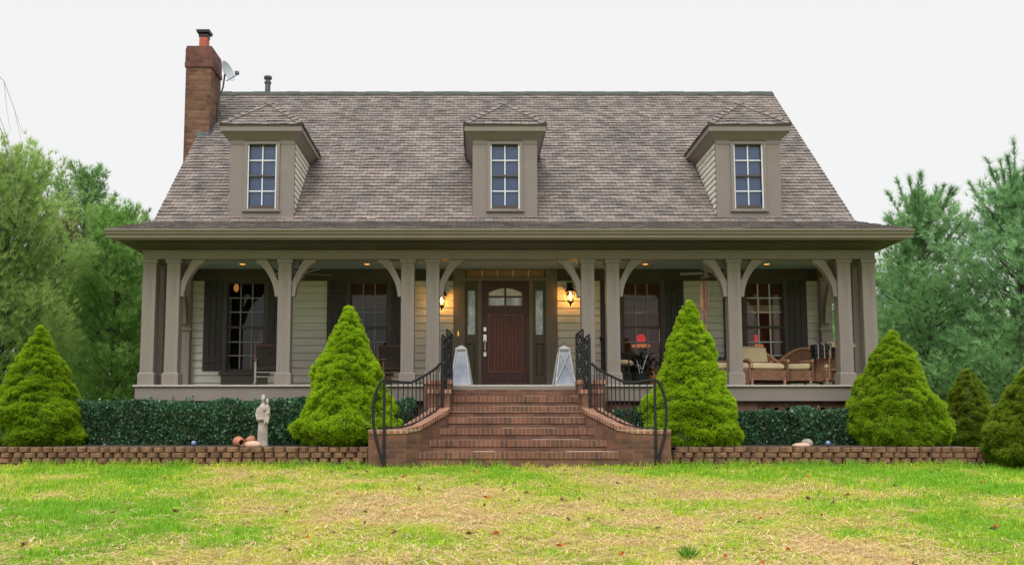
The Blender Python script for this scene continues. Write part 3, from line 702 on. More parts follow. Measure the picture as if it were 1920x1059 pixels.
# ------------------------------------------------------------------ iron railings
def railing(s, label):
    T = thing('stair_railing', label, 'railing', (.07, 0, 0), group='iron stair railings')
    iron = M['iron']
    for nm, (xa, ya), (xb, yb), za, zb in (('scroll_panel', (1.06,-.35), (1.14,-.68), 1.33, 2.11), ('scroll_panel', (1.145,-.72), (1.20,-1.06), 1.16, 1.99)):
        b = MB(); P = Vector((s*xa, ya, 0)); Q = Vector((s*xb, yb, 0)); d = (Q-P); ln = d.length; d.normalize()
        at = lambda u, z: P+d*u+Vector((0,0,z))
        for u in (0, ln): b.tube([at(u, za), at(u, zb+(.06 if u else 0))], .016, 8)
        b.tube([at(0, zb), at(ln, zb+.06)], .016, 8); b.tube([at(0, za+.02), at(ln, za+.02)], .012, 8)
        n = 6; hh = (zb-za-.04)/n
        for i in range(n):
            zc = za+.03+hh*(i+.5)
            for uc in (ln*.27, ln*.73):
                sg = 1 if uc < ln/2 else -1
                b.tube([at(uc+sg*(.075*(1-t/16))*math.cos(t*.75), zc+.075*(1-t/16)*math.sin(t*.75)) for t in range(14)], .011, 6)
            b.tube([at(ln/2, zc-hh/2), at(ln/2+.03*(-1)**i, zc), at(ln/2, zc+hh/2)], .010, 6)
        b.build(nm, iron, T)
    MB().tube([(s*1.20,-1.08,.76),(s*1.20,-1.08,2.0)], .024, 10).build('newel_post', iron, T, smooth=True)
    MB().tube([(s*2.02,-2.41,-.02),(s*2.02,-2.41,1.25)], .021, 10).build('newel_post', iron, T, smooth=True)
    c = [(1.24,-1.08,.80+.11),(1.30,-1.3,.735+.09),(1.41,-1.52,.655+.09),(1.525,-1.75,.575+.09),(1.65,-1.98,.515+.09),(1.80,-2.16,.47+.09),(2.02,-2.40,.56)]
    h = [1.57,1.48,1.39,1.305,1.225,1.225,1.255]
    def lerp(arr, t):
        i = min(int(t), len(arr)-2); f = t-i; return [a+(q-a)*f for a, q in zip(arr[i], arr[i+1])]
    hp = [[a[0], a[1], z] for a, z in zip(c, h)]
    def smooth(pp, n=24): return [tuple(lerp(pp, i/n*(len(pp)-1))) for i in range(n+1)]
    MB().tube([(s*p[0], p[1], p[2]) for p in smooth(hp)], .021, 8).build('handrail', iron, T, smooth=True)
    MB().tube([(s*p[0], p[1], p[2]-.02) for p in smooth(c)], .013, 6).build('bottom_rail', iron, T)
    for i in range(1, 14):
        t = i/14*6; lo = lerp(c, t); hi = lerp(hp, t)
        MB().tube([(s*lo[0], lo[1], lo[2]-.02), (s*lo[0], lo[1], hi[2])], .0085, 6).build('baluster', iron, T)
    bow = [(2.02,1.255),(2.08,1.21),(2.13,1.11),(2.17,.97),(2.19,.80),(2.18,.62),(2.155,.44),(2.11,.27),(2.06,.11),(2.025,.01)]
    MB().tube([(s*x, -2.42, z) for x, z in bow], .021, 8).build('bow', iron, T, smooth=True)
railing(-1, 'black iron stair railing on the side of the steps nearest the stone statue')
railing(1, 'black iron stair railing on the wicker furniture side of the brick steps')

# ------------------------------------------------------------------ retaining walls of tumbled blocks
def retaining(name, x0, x1, label):
    rr = random.Random(int(x1*10)); b = MB()
    for i, (z0, z1) in enumerate(((-.12,-.002),(.002,.079),(.083,.160),(.164,.242))):
        x = x0-(.1 if i % 2 else 0)
        while x < x1-.02:
            l = rr.uniform(.14, .205); a, c = max(x, x0)+.008, min(x+l, x1)-.008
            if c-a > .03:
                yf = -2.1+.018*i+rr.uniform(-.012, .012); ch = rr.uniform(.022, .045); k = rr.uniform(.006, .014); zt = z1+rr.uniform(-.004, .002)
                f0 = [(a+ch, z0+k*.6), (c-ch, z0+k*.6), (c-ch, zt-k), (a+ch, zt-k)]
                V = [(q[0], yf, q[1]) for q in f0]+[(a, yf+.05, z0), (c, yf+.05, z0), (c, yf+.05, zt), (a, yf+.05, zt)]+[(a, -1.86, z0), (c, -1.86, z0), (c, -1.86, zt), (a, -1.86, zt)]
                b.poly(V, [(0,1,2,3)]+[(i, i+4, (i+1) % 4+4, (i+1) % 4) for i in range(4)]+[(i+4, i+8, (i+1) % 4+8, (i+1) % 4+4) for i in range(4)])
            x += l
    bk = MB().box(x0, x1, -1.98, -1.9, -.1, .2)
    o = b.build(name, M['blockw']); tag(o, label, 'garden wall')
    bk.build('wall_core', M['mulch'], o)
retaining('retaining_wall', -12.0, -2.2, 'long low tan block garden wall with clay pots and statue behind it')
retaining('retaining_wall', 2.42, 7.25, 'shorter low tan block garden wall ending at a conical bush')

# ------------------------------------------------------------------ dwarf spruces
def spruce(label, loc, h, r, seed, c0=(.21,.39,.012), c1=(.46,.64,.03), dens=1., full=.86):
    global rng
    rng = np.random.default_rng(seed)
    T = thing('conical_bush', label, 'bush', loc, group='conical dwarf spruces')
    def prof(t): return r*(np.clip(1-t, 0, 1)**full)*(1-.25*np.exp(-((t-.0)/.07)**2))*(1+.05*np.sin(t*17+seed)+.04*np.sin(t*31+seed*2)) + .012
    # overlapping pads of short sprays
    n = int(900*dens*(h*r/1.9)**.8)
    t = .985*(1-(1-rng.random(n))**.62); th = rng.random(n)*2*np.pi
    lob = 1+.07*np.sin(th*3+seed+t*9)+.05*np.sin(th*5-t*14+seed)
    pr_ = (.05+.055*rng.random(n))*(.5+.7*(1-t))*(1.15 if r > .6 else .8); R0 = np.maximum(prof(t)*lob*(.97+.06*rng.random(n))-pr_*.8, .0)
    PC = np.stack([R0*np.cos(th), R0*np.sin(th), t*h+.02], 1)
    m = int(54); tot = n*m
    u = unit(rng.normal(0, 1, (tot, 3)) + np.repeat(np.stack([np.cos(th), np.sin(th), np.full(n, .55)], 1), m, 0)*1.0)
    rad = np.repeat(pr_, m)[:, None]
    P = np.repeat(PC, m, 0)+u*rad*np.array([1, 1, .72])*(.75+.25*rng.random((tot, 1)))
    out_ = np.stack([np.cos(np.repeat(th, m)), np.sin(np.repeat(th, m)), np.full(tot, .25)], 1)
    D = unit(u*.8+out_*.8+np.array([0, 0, .25]))
    V = needles(P, D, 4, .40, .037, .0135)
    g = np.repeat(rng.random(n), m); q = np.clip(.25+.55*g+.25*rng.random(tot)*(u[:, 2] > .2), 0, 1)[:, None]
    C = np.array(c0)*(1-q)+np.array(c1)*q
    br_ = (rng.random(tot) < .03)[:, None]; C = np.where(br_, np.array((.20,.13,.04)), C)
    # even under-layer of sprays so no bare patch shows between the pads
    nb = int(9000*dens*h*r/1.9); tb = .985*(1-(1-rng.random(nb))**.62); hb = rng.random(nb)*2*np.pi
    rb = np.maximum(prof(tb)*(1+.07*np.sin(hb*3+seed+tb*9)+.05*np.sin(hb*5-tb*14+seed))*.93-.03-.04*rng.random(nb), .004)
    Pb = np.stack([rb*np.cos(hb), rb*np.sin(hb), tb*h+.01], 1); Db = unit(np.stack([np.cos(hb), np.sin(hb), np.full(nb, .45)], 1)+rng.normal(0, .35, (nb, 3)))
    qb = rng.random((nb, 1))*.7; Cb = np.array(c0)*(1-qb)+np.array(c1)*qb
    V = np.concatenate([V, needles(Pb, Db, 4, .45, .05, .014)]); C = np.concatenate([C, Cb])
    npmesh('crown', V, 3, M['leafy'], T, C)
    # leader tip
    k = 50; P = np.stack([rng.normal(0,.012,k), rng.normal(0,.012,k), h*.965+rng.random(k)*.07], 1); D = unit(np.stack([rng.normal(0,.5,k), rng.normal(0,.5,k), np.full(k,.9)],1))
    npmesh('leader_shoot', needles(P, D, 5, .35, .045, .012), 3, M['leafy'], T, np.tile(np.array(c1), (k, 1)))
    tt = np.linspace(0, .97, 14)
    MB().lathe([(max(.004, float(prof(a))*.90-.05), a*h) for a in tt], n=20).build('inner_branches', M['twigs'], T, smooth=True)
    MB().tube([(0,0,-.1),(0,0,.4)], .04, 8).build('trunk', M['bark'], T)
    return T
spruce('broad bright green conical bush at the far end of the long block wall', (-7.72,-1.03,.22), 1.96, .95, 3, (.15,.29,.012), (.34,.51,.025), full=.92)
spruce('bright green conical bush beside the stone statue', (-2.66,-1.12,.22), 2.28, .92, 5)
spruce('tallest bright green conical bush with a sharp tip beside the stair railing', (2.90,-1.12,.22), 2.38, .86, 9)
spruce('bright green conical bush in front of the porch corner by the low hedge', (6.24,-1.0,.22), 1.88, .90, 14, (.17,.31,.015), (.37,.53,.03), full=.74)
spruce('small dark green conical bush behind the end of the block wall', (7.69,-.5,.2), 1.28, .50, 21, (.10,.19,.015), (.25,.32,.03), full=.6)
spruce('dark rounded conical bush standing on the lawn past the block wall', (7.78,-2.35,.0), 1.45, .82, 27, (.10,.19,.012), (.27,.35,.03), full=.68)
spruce('little brownish conical bush half hidden behind other conical bushes', (7.52,.9,.2), .95, .33, 33, (.14,.12,.04), (.22,.17,.06))

# ------------------------------------------------------------------ clipped hedges
def hedge(label, x0, x1, y0, y1, zt, seed):
    global rng
    rng = np.random.default_rng(seed); T = thing('hedge', label, 'hedge', ((x0+x1)/2, (y0+y1)/2, .22))
    cx, cy = (x0+x1)/2, (y0+y1)/2; lx, ly = x1-x0, y1-y0; zt = zt-.22
    n = int(lx*5200)
    X = rng.random(n)*lx-lx/2; f = rng.random(n)
    bump = .10*(vnoise(X*1., f*0+3, .30, seed)-.5)+.05*(vnoise(X, f*2, .12, seed+1)-.5)
    top = f < .40; q = rng.random(n)
    Yp = np.where(top, (q-.5)*ly, -ly/2+.07*rng.random(n)**2-bump); Z = np.where(top, zt-.08*rng.random(n)**2+bump*1.3, q*zt)
    edge = np.clip((Z-(zt-.12))/.12, 0, 1)*np.clip((-Yp-(ly/2-.12))/.12, 0, 1); Yp = Yp+edge*.05
    bk = rng.random(n) < .12; Yp = np.where(bk & ~top, -Yp, Yp)
    ends = rng.random(n) < .04; X = np.where(ends, np.sign(X)*lx/2+rng.normal(0, .03, n), X); Yp = np.where(ends, (rng.random(n)-.5)*ly, Yp)
    P = np.stack([X, Yp, Z], 1); D = rng.normal(0, .6, (n, 3))+np.stack([np.zeros(n), np.where(top, -.2, np.sign(Yp)*.6), np.where(top, .9, .35)], 1)
    a = rng.random((n, 1)); g = vnoise(X, Z, .2, seed+5)[:, None]
    C = np.array((.024,.072,.038))*(1-a)+np.array((.09,.20,.105))*a; C = C*(.6+.8*g)
    C = np.where(rng.random((n, 1)) < .015, np.array((.16,.07,.03)), C)
    q_ = int(lx*9); sx_ = (rng.random(q_)-.5)*lx; sy_ = (rng.random(q_)-.7)*ly*.8; m_ = 9
    Ps = np.stack([np.repeat(sx_, m_)+rng.normal(0,.012,q_*m_), np.repeat(sy_, m_)+rng.normal(0,.012,q_*m_), zt-.02+np.repeat(.03+.09*rng.random(q_), m_)*np.tile(np.linspace(0,1,m_), q_)], 1)
    P = np.concatenate([P, Ps]); D = np.concatenate([D, rng.normal(0,.6,(q_*m_,3))+np.array((0,0,.6))]); C = np.concatenate([C, np.array((.07,.17,.08))*(.7+.6*rng.random((q_*m_,1)))])
    npmesh('leaves', leaves(P, D, .052, .032), 4, M['glossy'], T, C)
    MB().box(-lx/2+.06, lx/2-.06, -ly/2+.09, ly/2-.05, 0, zt-.1).build('inner_branches', M['twigs'], T)
hedge('long clipped dark green hedge behind the statue and under the porch', -7.15, -1.65, -1.08, -.42, .93, 41)
hedge('shorter clipped dark green hedge below the wicker furniture', 1.75, 6.1, -1.05, -.42, .79, 43)

# ------------------------------------------------------------------ trees
def pine(name, label, loc, h, r, seed, c0, c1, base=.08, prof='cone', up=.35, nb=90, k=10, nl=.15, nw=.013, tw=26, lead=0, fill=1., hollow=0.):
    global rng
    rng = np.random.default_rng(seed); rr = random.Random(seed)
    T = thing(name, label, 'tree', loc)
    tr = MB(); tr.tube([(0,0,-.2),(rr.uniform(-.1,.1),rr.uniform(-.1,.1),h*.5),(0,0,h*.96)], [.035*h*.55, .02*h*.5, .012], 8)
    P, D, Cv = [], [], []; lim = MB()
    for i in range(nb):
        t = base+(1-base)*((i+rr.random())/nb)**.95
        if prof == 'cone': L_ = r*(1-t)**.72*(.72+.5*rr.random())
        elif prof == 'oval': L_ = r*math.sqrt(max(.02, 1-((t-.42)/.60)**2))*(.62+.5*rr.random())
        else: L_ = r*(1-t**2.6)*(.65+.5*rr.random())
        L_ = max(L_, .22)
        az = i*2.39996+rr.uniform(-.4, .4); el = up+.75*t*t*(1 if prof == 'cone' else .8)+rr.uniform(-.15, .15)
        d = np.array((math.cos(az)*math.cos(el), math.sin(az)*math.cos(el), math.sin(el)))
        o = np.array((0, 0, t*h*.93)); nT = max(10, int(1.5*tw*L_*fill))
        s = (.22+.78*rng.random(nT)**.7); lat = unit(np.cross(np.tile(d, (nT,1)), np.array((0,0,1.))))
        side = rng.normal(0, 1, nT)*.26*(1-s*.65)*L_; vert = rng.normal(0, 1, nT)*.09*L_+.05
        curve = (.22*L_*s**2)
        pts = o+d*(L_*s)[:, None]+lat*side[:, None]; pts[:, 2] += vert*.7+curve*(.6 if up > .3 else .25)
        dd = unit(d*.8+lat*np.sign(side)[:, None]*.5+np.array((0,0,.55))+rng.normal(0,.25,(nT,3)))
        P.append(pts); D.append(dd)
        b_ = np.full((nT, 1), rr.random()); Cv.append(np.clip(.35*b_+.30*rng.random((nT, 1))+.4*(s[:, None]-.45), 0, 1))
        e = o+d*L_*.85; e[2] += .22*L_*.7*.5
        lim.tube([tuple(o), tuple(o+d*L_*.45), tuple(e)], [.016+.007*L_, .011, .004], 5, cap=False)
    for j in range(lead):
        a = rr.random()*6.28; q = rr.random()**.7; z = h*(.72+.2*rr.random()); ro = r*q*.6*(1-.3)*(1-(z/h-.72))
        hh = rr.uniform(.6, 1.2)*(1.15-.5*q); p0 = np.array((math.cos(a)*ro*.5, math.sin(a)*ro*.5, z-.2)); p1 = np.array((math.cos(a)*ro*1.15, math.sin(a)*ro*1.15, z+hh))
        m = 34; s = rng.random((m, 1)); P.append(p0+(p1-p0)*s); D.append(unit(np.tile(p1-p0, (m, 1))*1.2+rng.normal(0,.45,(m,3)))); Cv.append(rng.random((m,1))*.6)
        lim.tube([tuple(p0), tuple(p1)], [.016, .006], 5)
    P = np.concatenate(P); D = np.concatenate(D); q = np.concatenate(Cv)
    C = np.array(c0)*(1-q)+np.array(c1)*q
    tk = tr.build('trunk', M['bark'], T, smooth=True); lim.build('branches', M['bark'], T)
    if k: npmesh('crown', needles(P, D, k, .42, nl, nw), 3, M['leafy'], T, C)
    return T
GY0, GY1 = (.14,.25,.06), (.50,.67,.22)       # yellow-green soft pines
BG0, BG1 = (.07,.19,.065), (.43,.68,.29)      # blue-green white pines
pine('pine_tree', 'large soft yellow-green pine nearest the porch end with the chimney', (-11.1,4.6,.2), 5.8, 2.5, 101, GY0, GY1, base=.02, prof='oval', up=.75, nb=150, k=14, nl=.155, nw=.0105, tw=30)
pine('pine_tree', 'rounded mid-green pine rising behind the soft yellow-green pine', (-12.6,13,.2), 8.4, 1.9, 102, (.06,.17,.05), (.29,.48,.15), base=.1, prof='oval', up=.5, nb=120, k=10, nl=.15, tw=30)
pine('pine_tree', 'thin dark pine top showing just past the roof edge above the gutter', (-11.4,15,.2), 7.7, 1.6, 103, (.09,.17,.075), (.2,.33,.14), base=.1, prof='cone', up=.35, nb=90, k=10, nl=.15, tw=26)
pine('pine_tree', 'light green feathery pine beside the porch corner and gutter end', (-9.5,7.2,.2), 5.6, 1.75, 104, (.11,.26,.055), (.41,.62,.18), base=.02, prof='oval', up=.6, nb=130, k=14, nl=.155, nw=.0105, tw=34)
pine('bare_tree', 'brown leafless tree between the green pines beside the house', (-12.2,10.5,.2), 6.1, 1.4, 105, (.1,.07,.05), (.14,.09,.07), base=.35, prof='oval', up=.8, nb=150, k=5, nl=.3, nw=.008, tw=10)
pine('pine_tree', 'tall pale green pine cut by the picture edge above the broad conical bush', (-12.9,3.2,.2), 6.9, 1.9, 106, GY0, (.54,.70,.24), base=.02, prof='oval', up=.8, nb=140, k=14, nl=.155, nw=.0105, tw=30)
pine('pine_tree', 'low dense pine filling the gap beneath the feathery pine by the porch', (-8.9,9.8,.2), 4.2, 1.7, 107, (.12,.27,.06), (.36,.56,.16), base=.02, prof='oval', up=.6, nb=110, k=14, nl=.155, nw=.0105, tw=36)
pine('white_pine', 'blue-green white pine with spiky candles right beside the porch', (10.4,7.0,.2), 6.35, 2.35, 111, BG0, BG1, base=.05, prof='full', up=.38, nb=120, k=14, nl=.17, nw=.012, tw=22, lead=26)
pine('white_pine', 'tallest blue-green white pine at the picture edge beyond the dark bushes', (11.9,5.4,.1), 6.5, 2.6, 112, BG0, (.43,.69,.33), base=.04, prof='full', up=.4, nb=140, k=14, nl=.17, nw=.012, tw=22, lead=26)
pine('white_pine', 'dull green white pine standing behind and between the two large white pines', (11.9,11.5,.2), 5.6, 2.1, 113, (.10,.2,.11), (.26,.42,.25), base=.05, prof='full', up=.35, nb=100, k=13, nl=.17, tw=20, lead=8)
pine('white_pine', 'low bushy white pine under the tall ones behind the conical bushes', (9.6,9.0,.2), 3.3, 1.7, 114, (.10,.23,.10), (.38,.6,.29), base=.03, prof='full', up=.4, nb=80, k=13, nl=.16, tw=24)
# weeping tree just out of the picture, its twigs hang into the corner
T = thing('weeping_tree', 'bare weeping twigs hanging into the corner of the sky', 'tree', (-10.75,-.4,.1))
b = MB(); b.tube([(0,0,-.2),(-.1,0,3),(.1,0,6.2),(.5,0,8.2)], [.13,.10,.07,.03], 8); b.build('trunk', M['bark'], T, smooth=True)
b = MB(); rr = random.Random(4)
for i in range(16):
    a = rr.uniform(-.9, .9) if i < 9 else rr.uniform(0, 6.28); Rr = rr.uniform(1.7, 2.45); z = rr.uniform(6.4, 7.6)
    pts = [(0,0,z-.8)]; 
    for t in range(1, 8):
        u = t/7; pts.append((math.cos(a)*Rr*u**.6, math.sin(a)*Rr*u**.6, z-.8+.9*math.sin(u*2.2)-1.7*u**3+rr.uniform(-.04,.04)))
    b.tube(pts, [.026,.017,.012,.009,.007,.005,.004,.002], 5, cap=False)
    for q in range(5):
        p = pts[3+q % 5] if 3+q % 5 < 8 else pts[-1]; l = rr.uniform(.4, 1.0)
        b.tube([p, (p[0]+rr.uniform(.02,.12), p[1]+rr.uniform(-.1,.1), p[2]-l*.5), (p[0]+rr.uniform(.05,.16), p[1]+rr.uniform(-.1,.1), p[2]-l)], [.004,.003,.002], 4, cap=False)
b.build('branches', M['twigbark'], T)
# far wood
rng = np.random.default_rng(77); P, D, C = [], [], []
def far_clump(n, x0, x1, y0, y1, hz):
    X = rng.uniform(x0, x1, n); Yv = rng.uniform(y0, y1, n); tops = hz*(.72+.4*vnoise(X, Yv, 2.2, 9)); Z = .1+tops*rng.random(n)**.8
    P.append(np.stack([X, Yv, Z], 1)); D.append(rng.normal(0, .4, (n,3))+np.array((0,-.3,.7))); a = (.5*rng.random(n)+.5*vnoise(X, Z, 1.3, 4))[:, None]
    C.append(np.array((.08,.16,.06))*(1-a)+np.array((.22,.36,.14))*a)
far_clump(9000, -26, -8.2, 17, 21, 6.6); far_clump(9000, 8, 30, 17, 21, 5.2); far_clump(5000, -10, 10, 24, 28, 5.0)
P = np.concatenate(P); D = np.concatenate(D); C = np.concatenate(C)
tag(npmesh('far_wood', needles(P, unit(D), 7, .5, .42, .06), 3, M['leafy'], None, C), 'dark green wood behind the house closing the gaps between pines', 'wood', kind='stuff')

# ------------------------------------------------------------------ grass
rng = np.random.default_rng(5)
def grass(n, x0, x1, y0, y1, h, wd, shape_by_view=True):
    Y = y0+(y1-y0)*rng.random(n)
    X = x0+(x1-x0)*rng.random(n)
    return X, Y
XS, YS, HS, WS = [], [], [], []
for n, x0, x1, y0, y1, hh, ww in ((150000,-5.6,5.0,-10.6,-6.5,.055,.0062), (150000,-9,8.6,-6.5,-2.14,.062,.0075), (26000,-14,14,-12,-2.2,.06,.010), (9000,-9.5,9,-2.5,-2.13,.125,.0075)):
    X, Y = grass(n, x0, x1, y0, y1, hh, ww); XS.append(X); YS.append(Y); HS.append(np.full(n, hh)); WS.append(np.full(n, ww))
X = np.concatenate(XS); Y = np.concatenate(YS); Hh = np.concatenate(HS); Ww = np.concatenate(WS)
keep = ~((np.abs(X-.07) < 2.4) & (Y > -2.35)); X, Y, Hh, Ww = X[keep], Y[keep], Hh[keep], Ww[keep]; n = len(X)
PN = lambda X, Y: .42*vnoise(X+.35*Y, Y*.75, 1.3, 21)+.33*vnoise(X-.2*Y, Y*.8, .5, 22)+.25*vnoise(X, Y*.8, .19, 23)+.06*np.exp(-((X-.1)/3.0)**2)*np.clip((-3.6-Y)/1.5, 0, 1)-.055*np.clip((np.abs(X-.1)-2.2)/2, 0, 1)
dry = PN(X, Y)
dry = dry + .16*np.clip((-3.6-Y)/3.0, -1.1, 1) - .20*np.clip((-X-2.0)/2, 0, 1)*np.clip((-5-Y)/2, 0, 1) - .07*np.clip((X-2.5)/3, 0, 1)
r1 = rng.random(n); t = np.clip((dry+.34*(r1-.5)-.365)/.46, 0, 1)[:, None]
green, lime, straw = np.array((.19,.40,.02)), np.array((.56,.64,.04)), np.array((.72,.51,.26))
C = np.where(t < .5, green*(1-2*t)+lime*2*t, lime*(2-2*t)+straw*(2*t-1)); C = C*(.75+.5*rng.random((n, 1)))
tt = t[:, 0]; hgt = Hh*(.5+.8*rng.random(n))*(1.1-.5*tt)*(.55+.95*vnoise(X, Y, .22, 31)); lean = .35+.9*tt+.35*rng.random(n)
az = rng.random(n)*6.283; dx, dy = np.cos(az), np.sin(az); Z = lawn_z(X, Y)
S = np.stack([-dy, dx, np.zeros(n)], 1)*(Ww/2*(.7+.6*rng.random(n)))[:, None]
B0 = np.stack([X, Y, Z-.004], 1); Dv = np.stack([dx, dy, np.zeros(n)], 1)
M1 = B0+Dv*(hgt*lean*.35)[:, None]; M1[:, 2] += hgt*.62
T1 = B0+Dv*(hgt*lean)[:, None]; T1[:, 2] += hgt*np.clip(1.0-.35*lean, .2, 1)
V = np.stack([B0-S, B0+S, M1+S*.75, M1-S*.75, M1-S*.75, M1+S*.75, T1+S*.08, T1-S*.08], 1).reshape(-1, 3)
tag(npmesh('grass', V, 4, M['grassy'], None, C), 'short yellow-green lawn grass with straw coloured dry patches', 'grass', kind='stuff')
# flat dead thatch between the blades
n = 60000; X = rng.uniform(-7, 6.5, n); Y = -10.6+8.2*rng.random(n)**1.3
d = PN(X, Y)+.16*np.clip((-3.6-Y)/3.0, -1.1, 1); k_ = d+.22*rng.random(n) > .61; X, Y = X[k_], Y[k_]; n = len(X)
az = rng.random(n)*6.283; l = (.05+.10*rng.random(n)); Dv = np.stack([np.cos(az), np.sin(az), rng.normal(0,.12,n)], 1)*l[:, None]; S = np.stack([-np.sin(az), np.cos(az), np.zeros(n)], 1)*.0042
B0 = np.stack([X, Y, lawn_z(X, Y)+.012+.03*rng.random(n)], 1)
V = np.stack([B0-S, B0+S, B0+Dv+S, B0+Dv-S], 1).reshape(-1, 3); a = rng.random((n, 1)); C = np.array((.86,.62,.36))*a+np.array((.52,.33,.19))*(1-a)
tag(npmesh('thatch_litter', V, 4, M['grassy'], None, C), 'flat dead straw lying between the grass blades', 'dead grass', kind='stuff')
# a leafy weed tuft
k = 70; a = rng.random(k)*6.283; e_ = rng.uniform(.5, 1.3, k); Dv = np.stack([np.cos(a)*np.cos(e_), np.sin(a)*np.cos(e_), np.sin(e_)], 1); P = np.stack([rng.normal(0,.02,k), rng.normal(0,.02,k), np.zeros(k)], 1)
WX, WY_ = 1.08, -9.5
o = npmesh('grass_tuft', leaves(P, Dv, .12, .012), 4, M['grassy'], None, np.tile(np.array((.13,.30,.03)), (k,1))*(.7+.6*rng.random((k,1))), (WX, WY_, float(lawn_z(WX, WY_))))
tag(o, 'taller dark green grass tuft standing out of the front lawn', 'grass tuft')
# fallen leaves
def leaf_mesh(nm, m, lob, s):
    b = MB(); n = 14; pts = [(0,0,0)]
    for i in range(n):
        a = 6.2832*i/n; r_ = s*(.62+.38*math.cos(a*lob))*(1.2 if abs(math.cos(a)) > .7 else .75); pts.append((r_*math.cos(a), r_*math.sin(a)*.8, .35*s*math.sin(a*2)+.25*s*abs(math.cos(a))))
    b.poly(pts, [(0, 1+i, 1+(i+1) % n) for i in range(n)]); b.tube([(0,0,0),(-s*1.3,0,.25*s)], .002, 4); return b.build(nm, m)
lm = [mat('leaf_brown', (.20,.075,.03), (.12,.045,.022), .7, 30), mat('leaf_orange', (.52,.15,.025), (.40,.09,.02), .7, 30), mat('leaf_dark', (.085,.04,.028), (.055,.028,.02), .7, 30)]
protos = [leaf_mesh('fallen_leaf', lm[i], 3+i, (.032, .032, .028)[i]) for i in range(3)]
labs = ['curled brown leaf fallen on the lawn', 'bright orange leaf fallen on the lawn', 'small dark shrivelled leaf fallen on the lawn']
rr = random.Random(12); used = [0]*3
def put_leaf(i, X, Y):
    o = protos[i] if not used[i] else protos[i].copy()
    if used[i]: col.objects.link(o)
    used[i] += 1; o.location = (X, Y, float(lawn_z(X, Y))+.04); o.rotation_euler = (rr.uniform(-.7,.9), rr.uniform(-.5,.5), rr.uniform(0,6.28)); s = rr.uniform(.9, 1.6); o.scale = (s,)*3
    tag(o, labs[i], 'leaf', ('brown fallen leaves', 'orange fallen leaves', 'dark fallen leaves')[i])
for i, X, Y in ((1,1.35,-9.55),(1,.55,-9.55),(0,-.62,-8.6),(1,-.4,-8.6),(0,-1.25,-5.4),(1,-1.15,-5.35),(0,-4.3,-7),(2,-2.1,-9.2),(1,2.9,-7.2),(0,3.3,-6.4),(1,.1,-9.2)): put_leaf(i, X, Y)
for j in range(86): put_leaf(rr.choice((0,0,1,2,2)), rr.uniform(-7, 7), -10.3+7.6*rr.random()**1.3)

# ------------------------------------------------------------------ lamps on the house
def lantern(X, z, label):
    T = thing('wall_lantern', label, 'lantern', (X, WY-.03, z), group='wall lanterns by the door')
    b = MB(); b.box(-.055,.055,-.02,.0,-.05,.22); b.tube([(0,-.02,.14),(0,-.10,.20),(0,-.15,.16),(0,-.15,.1)], .012, 8); b.build('bracket', M['black'], T)
    b = MB(); b.lathe([(.02,.13),(.045,.11),(.105,.03),(.11,.015),(.10,.01)], (0,-.15,0), 6); b.lathe([(.05,-.2),(.06,-.19),(.06,-.175),(.05,-.17)], (0,-.15,0), 6); b.lathe([(.005,-.28),(.02,-.25),(.012,-.235),(.045,-.2)], (0,-.15,0), 8)
    for i in range(6):
        a = i*math.pi/3; b.tube([(.092*math.cos(a), -.15+.092*math.sin(a), .012), (.055*math.cos(a), -.15+.055*math.sin(a), -.172)], .006, 5)
    b.build('cage', M['black'], T)
    MB().lathe([(.008,-.13),(.02,-.12),(.022,-.07),(.012,-.03),(.003,.0)], (0,-.15,0), 10).build('bulb', M['flame'], T)
    ld = bpy.data.lights.new('lantern_light', 'POINT'); ld.energy = 17; ld.color = (1,.37,.05); ld.shadow_soft_size = .03
    lo = bpy.data.objects.new('lantern_light', ld); col.objects.link(lo); lo.parent = T; lo.location = (0,-.15,-.06)
lantern(1.28, 3.18, 'lit black wall lantern hanging in full view right of the red door')
lantern(-1.26, 3.1, 'lit black wall lantern half hidden behind the post left of the door')
def can(X, Y, label, e=0):
    T = thing('recessed_light', label, 'ceiling light', (X, Y, CZ-.012), group='recessed porch ceiling lights')
    MB().lathe([(.075,.011),(.082,.004),(.082,0),(.055,0),(.055,.011)], n=20).build('trim_ring', M['cantrim'], T)
    MB().lathe([(.054,.004),(.054,.0),(.001,-.008)], n=16).build('lens', M['can'], T)
    if e:
        ld = bpy.data.lights.new('can_light', 'SPOT'); ld.energy = e; ld.color = (1,.6,.25); ld.spot_size = R(120); ld.shadow_soft_size = .05
        lo = bpy.data.objects.new('can_light', ld); col.objects.link(lo); lo.parent = T; lo.location = (0,0,-.03)
for X, lb in ((-5.08,'lit recessed ceiling light above the rocking chair at the porch end'), (-2.68,'lit recessed ceiling light above the bush next to the statue'), (2.68,'lit recessed ceiling light above the amber vase'), (5.02,'lit recessed ceiling light above the wicker chairs')): can(X, 1.7, lb)
can(-1.25, 1.25, 'lit recessed ceiling light behind the bracket on the chimney side of the door', 8); can(1.32, 1.25, 'lit recessed ceiling light over the hanging wall lantern', 8)
for X, lb in ((-3.9,'ceiling fan over the rocking chairs'), (3.9,'ceiling fan over the wicker chairs')):
    T = thing('ceiling_fan', 'white-bladed '+lb, 'ceiling fan', (X, 1.3, CZ))
    MB().tube([(0,0,0),(0,0,-.2)], .015, 8).build('downrod', M['galv'], T); MB().lathe([(.03,-.16),(.1,-.2),(.11,-.28),(.06,-.32),(.01,-.33)], n=16).build('motor', M['galv'], T, smooth=True)
    for i in range(5):
        b = MB(); b.x = Matrix.Rotation(i*1.2566+.35, 4, 'Z') @ Matrix.Rotation(R(10), 4, 'X'); b.box(.12, .62, -.06, .06, -.255, -.245); b.build('blade', M['rockw'], T)
